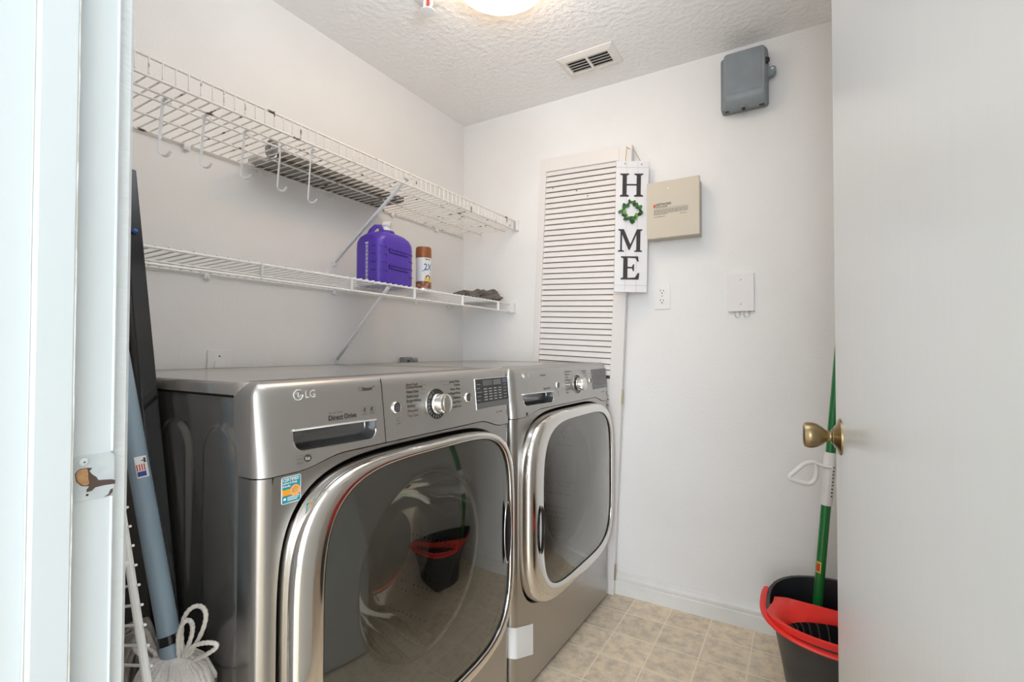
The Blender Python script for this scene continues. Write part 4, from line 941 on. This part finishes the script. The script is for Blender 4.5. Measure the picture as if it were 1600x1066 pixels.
for s_ in (-1, 1):
    xa, xb = (-0.087, -0.005) if s_ < 0 else (0.005, 0.087)
    for k in range(5):
        y = -0.036+0.0185*k
        MB().loft([[(x, y+a, b) for a, b in ((-0.0045, -0.0125), (-0.0025, -0.0128), (0.0045, -0.005), (0.003, -0.0045))] for x in (xa, xb)]).build('louver_blade', 'vent', vn, ang=0)
for x in (-0.095, 0.095): MB().lathe([(0.004, 0), (0.0028, 0.002)], (x, 0.0, -0.013), (0, 0, -1), 12, cap1=True).build('vent_screw', 'vent', vn)
tag(vn, 'white ceiling air vent with two rows of louvers', 'air vent')

cl = empty('ceiling_lamp', (LAMP[0], LAMP[1], CZ))
MB().lathe([(0.158, 0.0005), (0.158, 0.018), (0.150, 0.022)], (0, 0, 0), (0, 0, -1), 48, cap0=True, cap1=True).build('lamp_base', 'brass', cl, ang=30)
MB().lathe([(0.150, 0.018), (0.150, 0.030), (0.140, 0.048), (0.115, 0.066), (0.080, 0.077), (0.040, 0.083), (0.0, 0.085)], (0, 0, 0), (0, 0, -1), 48).build('glass_dome', 'dome', cl, ang=60)
tag(cl, 'round glowing flush mount ceiling lamp', 'ceiling lamp')

sk_ = empty('fire_sprinkler', (-1.066, 1.235, CZ))
MB().lathe([(0.034, 0.0005), (0.034, 0.004), (0.026, 0.010), (0.012, 0.012)], (0, 0, 0), (0, 0, -1), 28, cap1=True).build('escutcheon', 'white', sk_, ang=40)
MB().tube([(-0.010, 0, -0.010), (-0.011, 0, -0.028), (0, 0, -0.040)], 0.003, 8).tube([(0.010, 0, -0.010), (0.011, 0, -0.028), (0, 0, -0.040)], 0.003, 8).build('yoke', 'white', sk_)
MB().tube([(0, 0, -0.012), (0, 0, -0.036)], 0.0022, 8).build('red_bulb', 'red', sk_)
MB().lathe([(0.0, 0.040), (0.017, 0.040), (0.017, 0.0415), (0.0, 0.0425)], (0, 0, 0), (0, 0, -1), 24).build('deflector', 'white', sk_)
sk_.scale = (1.45, 1.45, 1.45)
tag(sk_, 'small white fire sprinkler head on the ceiling left of the lamp', 'sprinkler')

# ------------------------------------------------------------------ leaning things between door frame and washer
# dark board
bdr = empty('dark_board', (-0.8235, 0.426, 0.0), (0.0, math.radians(-13.2), 0))
MB().box(-0.34, 0.0, 0.000, 0.020, 0.08, 1.46).build('board_panel', 'board', bdr, ang=0, bevel=0.002)
MB().box(-0.012, 0.004, -0.004, 0.024, 0.0, 1.46).build('edge_strip', 'black_gloss', bdr, ang=0, bevel=0.002)
MB().box(-0.036, -0.030, -0.006, 0.0, 0.08, 1.46).build('face_rib', 'black', bdr, ang=0, bevel=0.0015)
MB().lathe([(0.004, 0), (0.0055, 0.004), (0.003, 0.009)], (0.003, 0.010, 1.325), (1, 0, 0), 14, cap1=True).build('blue_button', 'blue', bdr)
tag(bdr, 'dark brown flat board with black edge leaning between doorway and washer', 'board')

# spare piece of wire shelf leaning on the near wall
wp = empty('spare_wire_shelf', (-0.567, 0.335, 0.0), (math.radians(1.5), math.radians(-17.5), 0))
def wprail(x, y, r): return MB().tube([(x, y, 0.004), (x, y, 1.08)], r, 10)
wprail(0, 0, 0.0052).build('front_rail', 'wire', wp)
wprail(-0.15, -0.004, 0.003).build('cross_rail', 'wire', wp); wprail(-0.295, 0, 0.0038).build('back_rail', 'wire', wp)
ww = MB()
for k in range(40):
    z = 0.02+0.0267*k; ww.tube([(-0.30, 0.004, z), (0.0095, 0.004, z)], 0.0019, 6)
ww.build('deck_wires', 'wire', wp)
MB().tube([(0.001, 0.000, 0.80), (-0.012, -0.040, 0.795)], 0.0050, 8).build('lip_strap', 'wire', wp)
tag(wp, 'spare white wire shelf standing on end behind the door frame', 'wire shelf')

# string mop
mo = Vector((-0.866, 0.392, 0.606)); md = Vector((-1.016+0.860, -0.02, 1.077-0.60)).normalized()
mp_ = empty('string_mop', (mo.x, mo.y, 0.0)); ml_ = Vector((0, 0, mo.z))
mh = MB().tube([ml_-md*0.0, ml_+md*0.62], 0.0150, 20).build('mop_handle', 'moph', mp_)
MB().tube([ml_-md*0.012, ml_+md*0.002], 0.0152, 20).build('black_ferrule', 'black_gloss', mp_)
MB().tube([ml_-md*0.042, ml_-md*0.012], [0.0162, 0.0165], 20).build('mop_collar', 'moph', mp_)
def fh(a, b, d):     # wrap a sticker on the handle facing the camera
    nrm = Vector((0.80, -0.36, 0)); nrm = (nrm-md*nrm.dot(md)).normalized(); sd_ = md.cross(nrm)
    t = a/0.014-0.35; return tuple(ml_+md*b+(nrm*math.cos(t)+sd_*math.sin(t)*-1)*(0.0152+d))
def patch(mb, a0, a1, b0, b1, d, mi=0):
    lo = [[fh(a0+(a1-a0)*i/8, b, d) for i in range(9)] for b in (b0, b1)]; return mb.loft(lo, False, False, False, mi)
stk = patch(MB(), -0.008, 0.008, 0.252, 0.287, 0.0002).build('flag_sticker', 'white2', mh)
s2 = MB(); patch(s2, -0.004, 0.007, 0.254, 0.262, 0.0005, 1)
for k in range(4): patch(s2, -0.0035+0.003*k, -0.0020+0.003*k, 0.263, 0.274, 0.0005, 0)
s2.build('flag_picture', ['red_print', 'navy'], stk)
s3 = MB(); patch(s3, -0.006, 0.000, 0.279, 0.2805, 0.0005); patch(s3, -0.006, -0.003, 0.276, 0.284, 0.0005); s3.build('sticker_lettering', 'print', stk)
hd = MB(); rm = random.Random(5)
hc = ml_-md*0.036
def strand(mb, ang_, rad, tw, zend, r=0.0042, out=1.0):
    d2 = Vector((math.cos(ang_), math.sin(ang_), 0))
    sq = Vector((1.0, 0.78, 1))
    p = [hc+Vector((d2.x*0.010, d2.y*0.010, 0.004))]
    for f, h in ((0.45, 0.004), (0.80, -0.012), (1.0, -0.040), (1.03, -0.09), (1.02, -0.16), (0.96, -0.28), (0.92, -0.42), (0.92, zend-hc.z)):
        j = Vector((rm.uniform(-1, 1), rm.uniform(-1, 1), 0))*0.0022
        e = Vector((d2.x*rad*f*sq.x, d2.y*rad*f*sq.y*(1-0.32*sst(0.10, 0.25, -h))-0.016*sst(0.06, 0.18, -h), h))+j; p.append(hc+e)
    mb.tube(p, r, 6)
for k in range(72): strand(hd, 2*PI*k/72, 0.063+rm.uniform(-0.003, 0.003), 0, 0.012+rm.uniform(0, 0.02))
for k in range(40): strand(hd, 2*PI*k/40+0.05, 0.045, 0, 0.012, 0.0045)
for k in range(24): strand(hd, 2*PI*k/24, 0.028, 0, 0.012, 0.006)
hd.build('mop_yarn', 'mop', mp_, ang=80)
bn = [hc+Vector((0.0690*math.cos(t), 0.0545*math.sin(t), -0.055+0.012*math.cos(t-0.3))) for t in [2*PI*i/40 for i in range(40)]]
MB().tube(bn, 0.0016, 6, closed=True).build('stitched_band', 'print_soft', mp_)
lp_ = MB()
for (w_, h_, bx, by, lx, ly) in ((0.011, 0.070, 0.016, 0.002, 0.014, 0.004), (0.019, 0.090, 0.018, 0.008, 0.020, 0.008), (0.022, 0.036, 0.024, 0.010, 0.034, 0.012), (0.018, 0.034, -0.022, -0.010, -0.03, -0.01), (0.014, 0.026, -0.014, -0.016, -0.03, -0.012)):
    c0 = hc+Vector((bx, by, -0.004))
    rr_ = [0.0034*(1+0.14*math.sin(i*2.1)) for i in range(61)]
    lp_.tube([c0+Vector((w_*0.75*math.sin(t)+lx*math.sin(t/2), w_*0.5*math.sin(t)+ly*math.sin(t/2), h_*math.sin(t/2))) for t in [2*PI*i/60 for i in range(61)]], rr_, 8)
lp_.build('loose_loops', 'mop', mp_, ang=80)
dl = MB(); rm = random.Random(9)
for k in range(34):
    a0 = hc+Vector((-0.02, -0.012, 0.0)); ex = rm.uniform(-0.13, -0.045); ey = rm.uniform(-0.030, 0.012); tp = rm.uniform(0.01, 0.045)
    pts = [a0, a0+Vector((ex*0.4, ey*0.4, tp)), a0+Vector((ex*0.75, ey*0.8, tp*0.6-0.01)), a0+Vector((ex*1.0, ey, -0.05+rm.uniform(-0.02, 0.02))), a0+Vector((ex*0.95+rm.uniform(-0.02, 0.02), ey, -0.14)), a0+Vector((ex*1.0, ey, -0.30)), a0+Vector((ex*0.95, ey*1.1, 0.03-a0.z))]
    sm = []
    for i in range(len(pts)-1):
        for q_ in range(5):
            t = q_/5; P0 = pts[max(i-1, 0)]; P1 = pts[i]; P2 = pts[i+1]; P3 = pts[min(i+2, len(pts)-1)]
            sm.append(0.5*((2*P1)+(P2-P0)*t+(2*P0-5*P1+4*P2-P3)*t*t+(3*P1-P0-3*P2+P3)*t**3))
    sm.append(pts[-1]); dl.tube(sm, 0.0042, 6)
dl.build('soiled_yarn', 'mop2', mp_, ang=80)
tag(mp_, 'cotton string mop with blue grey handle between door frame and washer', 'mop')

# ------------------------------------------------------------------ mop bucket and green pole
BC = (0.150, 1.765)
bk = empty('mop_bucket', (BC[0], BC[1], 0.0))
def bl_(a, b, z, n=2.7, k=64, dz=None):
    out = []
    for i in range(k):
        t = 2*PI*i/k; c, s = math.cos(t), math.sin(t); r_ = (abs(c/a)**n+abs(s/b)**n)**(-1/n)
        zz = z+(dz(c, s) if dz else 0); out.append((r_*c, r_*s, zz))
    return out
rimz = lambda c, s: 0.030*sst(-0.3, 0.9, s)-0.008*sst(0.1, 0.9, -s)
body = MB().loft([bl_(0.190, 0.135, 0.0), bl_(0.196, 0.140, 0.006), bl_(0.215, 0.160, 0.12), bl_(0.235, 0.178, 0.225, dz=lambda c, s: rimz(c, s)*0.8), bl_(0.252, 0.192, 0.240, dz=rimz), bl_(0.256, 0.196, 0.262, dz=rimz), bl_(0.252, 0.192, 0.268, dz=rimz), bl_(0.244, 0.184, 0.266, dz=rimz)], True, True, False).build('bucket_body', 'bucket', bk, ang=50)
MB().loft([bl_(0.244, 0.184, 0.266, dz=rimz), bl_(0.236, 0.176, 0.235, dz=rimz), bl_(0.208, 0.153, 0.12), bl_(0.186, 0.130, 0.012)], True, False, True).build('bucket_lining', 'bucket_in', bk, ang=50)
# red carrying bail that lies around the front rim
bail = []
for i in range(41):
    t = math.radians(165+210*i/40); c, s = math.cos(t), math.sin(t); n = 2.7
    r_ = (abs(c/0.260)**n+abs(s/0.200)**n)**(-1/n); bail.append((r_*c, r_*s, 0.256+rimz(c, s)+0.006-0.012*abs(s)))
MB().tube(bail, 0.0095, 8, flat=(1.25, 0.55)).build('red_bail', 'red', bk, ang=60)
# red wringer seat in the front half, with ribbed basket
wc_ = (0.085, -0.085); n_ = 72; out_ = []; inn_ = []
for i in range(n_):
    t = 2*PI*i/n_; c, s = math.cos(t), math.sin(t)
    f_ = 1.0+0.115*sst(0.02, 0.35, -s); k = (abs(c/(0.234*f_))**2.7+abs(s/(0.176*f_))**2.7)**(-1/2.7); p = [k*c, k*s]
    p[1] = min(p[1], 0.020-0.10*(p[0]))
    out_.append((p[0], p[1]))
    inn_.append((wc_[0]-0.030+0.118*c, wc_[1]-0.002+0.068*s))
ctr = (0.0, -0.078)
out2 = []
for i in range(n_):     # re-sample the outline at even angles around the basket centre
    t = 2*PI*i/n_; d_ = (math.cos(t), math.sin(t)); best = None
    for j in range(n_):
        x1, y1 = out_[j][0]-ctr[0], out_[j][1]-ctr[1]; x2, y2 = out_[(j+1) % n_][0]-ctr[0], out_[(j+1) % n_][1]-ctr[1]
        den = d_[0]*(y2-y1)-d_[1]*(x2-x1)
        if abs(den) < 1e-12: continue
        s_ = (x1*(y2-y1)-y1*(x2-x1))/den; u_ = (x1*d_[1]-y1*d_[0])/den
        if s_ > 0 and -1e-6 <= u_ <= 1+1e-6 and (best is None or s_ < best): best = s_
    out2.append((ctr[0]+d_[0]*(best or 0.1), ctr[1]+d_[1]*(best or 0.1)))
inn2 = [(ctr[0]+0.190*math.cos(2*PI*i/n_), ctr[1]-0.006+0.080*math.sin(2*PI*i/n_)) for i in range(n_)]
def zr(x, y): return 0.262+0.004*sst(0.05, 0.18, -y)
MB().loft([[(x, y, zr(x, y)-0.012) for x, y in out2], [(x, y, zr(x, y)+0.004) for x, y in out2], [(ctr[0]+(x-ctr[0])*0.96, ctr[1]+(y-ctr[1])*0.96, zr(x, y)+0.007) for x, y in out2], [(x*0.35+a*0.65, y*0.35+b*0.65, zr(y, b)-0.006) for (x, y), (a, b) in zip(out2, inn2)], [(a, b, 0.236) for a, b in inn2], [(a, b, 0.226) for a, b in inn2]], True, False, False).build('wringer_seat', 'red', bk, ang=50)
bs = MB().loft([[(a, b, 0.238) for a, b in inn2], [(ctr[0]+(a-ctr[0])*0.86, ctr[1]-0.008+(b-ctr[1]+0.008)*0.86, 0.16) for a, b in inn2]], True, False, True).build('wringer_basket', 'black', bk, ang=50)
rb = MB()
for i in range(0, n_, 2):
    a, b = inn2[i]; f = lambda k: (ctr[0]+(a-ctr[0])*k, ctr[1]-0.008+(b-ctr[1]+0.008)*k)
    rb.tube([(*f(0.985), 0.239), (*f(0.95), 0.232), (*f(0.85), 0.165)], 0.0024, 6)
rb.build('basket_ribs', 'gasket', bs)
mk = MB()
fb = lambda a, b, d: ((lambda x, t: (x*math.cos(t), x*0.77*math.sin(t), b))(0.236+d+(b-0.2)*0.14, PI+a/0.22))
for k in range(4): mk.rect(0.05+0.006*k, 0.053+0.007*k, 0.205-0.006*k, 0.222-0.007*k, fb, 0.006, 0.0075)
mk.build('bucket_lettering', 'white2', body, ang=0)
MB().prism(ell(0.155, 0.062, 0.050, 0.016, 24), lambda a, b, d: (a-0.09, -0.147-d-(b-0.05)*0.16, b), -0.01, 0.004).build('foot_pedal', 'black_gloss', bk, ang=0, bevel=0.003)
tag(bk, 'charcoal mop bucket with red wringer on the floor behind the open door', 'bucket')

gp0 = Vector((0.018, 1.855, 0.02)); gp1 = Vector((0.098, 1.90, 0.98)); gdir = (gp1-gp0).normalized()
gp = empty('green_mop', (gp0.x, gp0.y, gp0.z))
LG_ = 1.30
MB().tube([gdir*0.0, gdir*LG_], 0.0142, 18).build('mop_pole', 'green', gp)
ca = (0.655-gp0.z)/gdir.z
cl_ = MB().tube([gdir*(ca-0.095), gdir*(ca-0.07), gdir*(ca+0.055), gdir*(ca+0.075)], [0.0155, 0.0185, 0.0195, 0.0165], 18).build('white_grip', 'white', gp)
pe = MB()
for k in range(9):
    for s_ in (-1, 1):
        c0 = gdir*(ca-0.062+0.0115*k)+Vector((0.011*0.9, -0.0145, 0)) if s_ > 0 else gdir*(ca-0.062+0.0115*k)+Vector((0.0155, -0.0095, 0))
        if s_ > 0: pe.tube([c0, c0+Vector((0.003, -0.003, 0))], 0.0020, 6)
pe.build('grip_slot', 'slot', cl_)
hb_ = gdir*(ca+0.030)
pts = [hb_+Vector((-0.012, -0.012, 0.0)), hb_+Vector((-0.040, -0.022, 0.010)), hb_+Vector((-0.068, -0.03, 0.006)), hb_+Vector((-0.095, -0.038, -0.020)), hb_+Vector((-0.112, -0.043, -0.040)), hb_+Vector((-0.095, -0.040, -0.050)), hb_+Vector((-0.060, -0.030, -0.058)), hb_+Vector((-0.042, -0.024, -0.046)), hb_+Vector((-0.036, -0.022, -0.018))]
sm = []
Lp = pts[1:]+[pts[1]]
loop = pts[1:]
nL = len(loop)
for i in range(nL):
    P0, P1, P2, P3 = loop[i-1], loop[i], loop[(i+1) % nL], loop[(i+2) % nL]
    for q_ in range(5):
        t = q_/5; sm.append(0.5*((2*P1)+(P2-P0)*t+(2*P0-5*P1+4*P2-P3)*t*t+(3*P1-P0-3*P2+P3)*t**3))
hd_ = MB().tube(sm, 0.0062, 8, closed=True, flat=(1.0, 1.2)).build('loop_handle', 'white', gp)
MB().tube([pts[0]+Vector((0.018, 0, 0)), pts[0], pts[1]], 0.0085, 8, flat=(1.2, 0.6)).build('handle_arm', 'white', hd_)
lbz = (0.315-gp0.z)/gdir.z
def fg(a, b, d):
    t = -PI/2-0.25+a/0.0142; x = 0.0143+d; e1_ = Vector((1, 0, -gdir.x/gdir.z)).normalized(); e2_ = gdir.cross(e1_)
    return tuple(gdir*b+(e1_*math.cos(t)+e2_*math.sin(t))*x)
pl_ = MB(); pl_.loft([[fg(-0.010+0.014*i/6, b, 0.0003) for i in range(7)] for b in (lbz+0.03, lbz+0.065)], False, False, False)
pl_.build('pole_sticker', 'can_yellow', gp)
pr_ = MB(); pr_.loft([[fg(-0.009+0.010*i/6, b, 0.0006) for i in range(7)] for b in (lbz+0.034, lbz+0.060)], False, False, False)
pr_.build('pole_sticker_print', 'red_print', gp)
tag(gp, 'green mop pole with white loop grip standing in the bucket', 'mop')
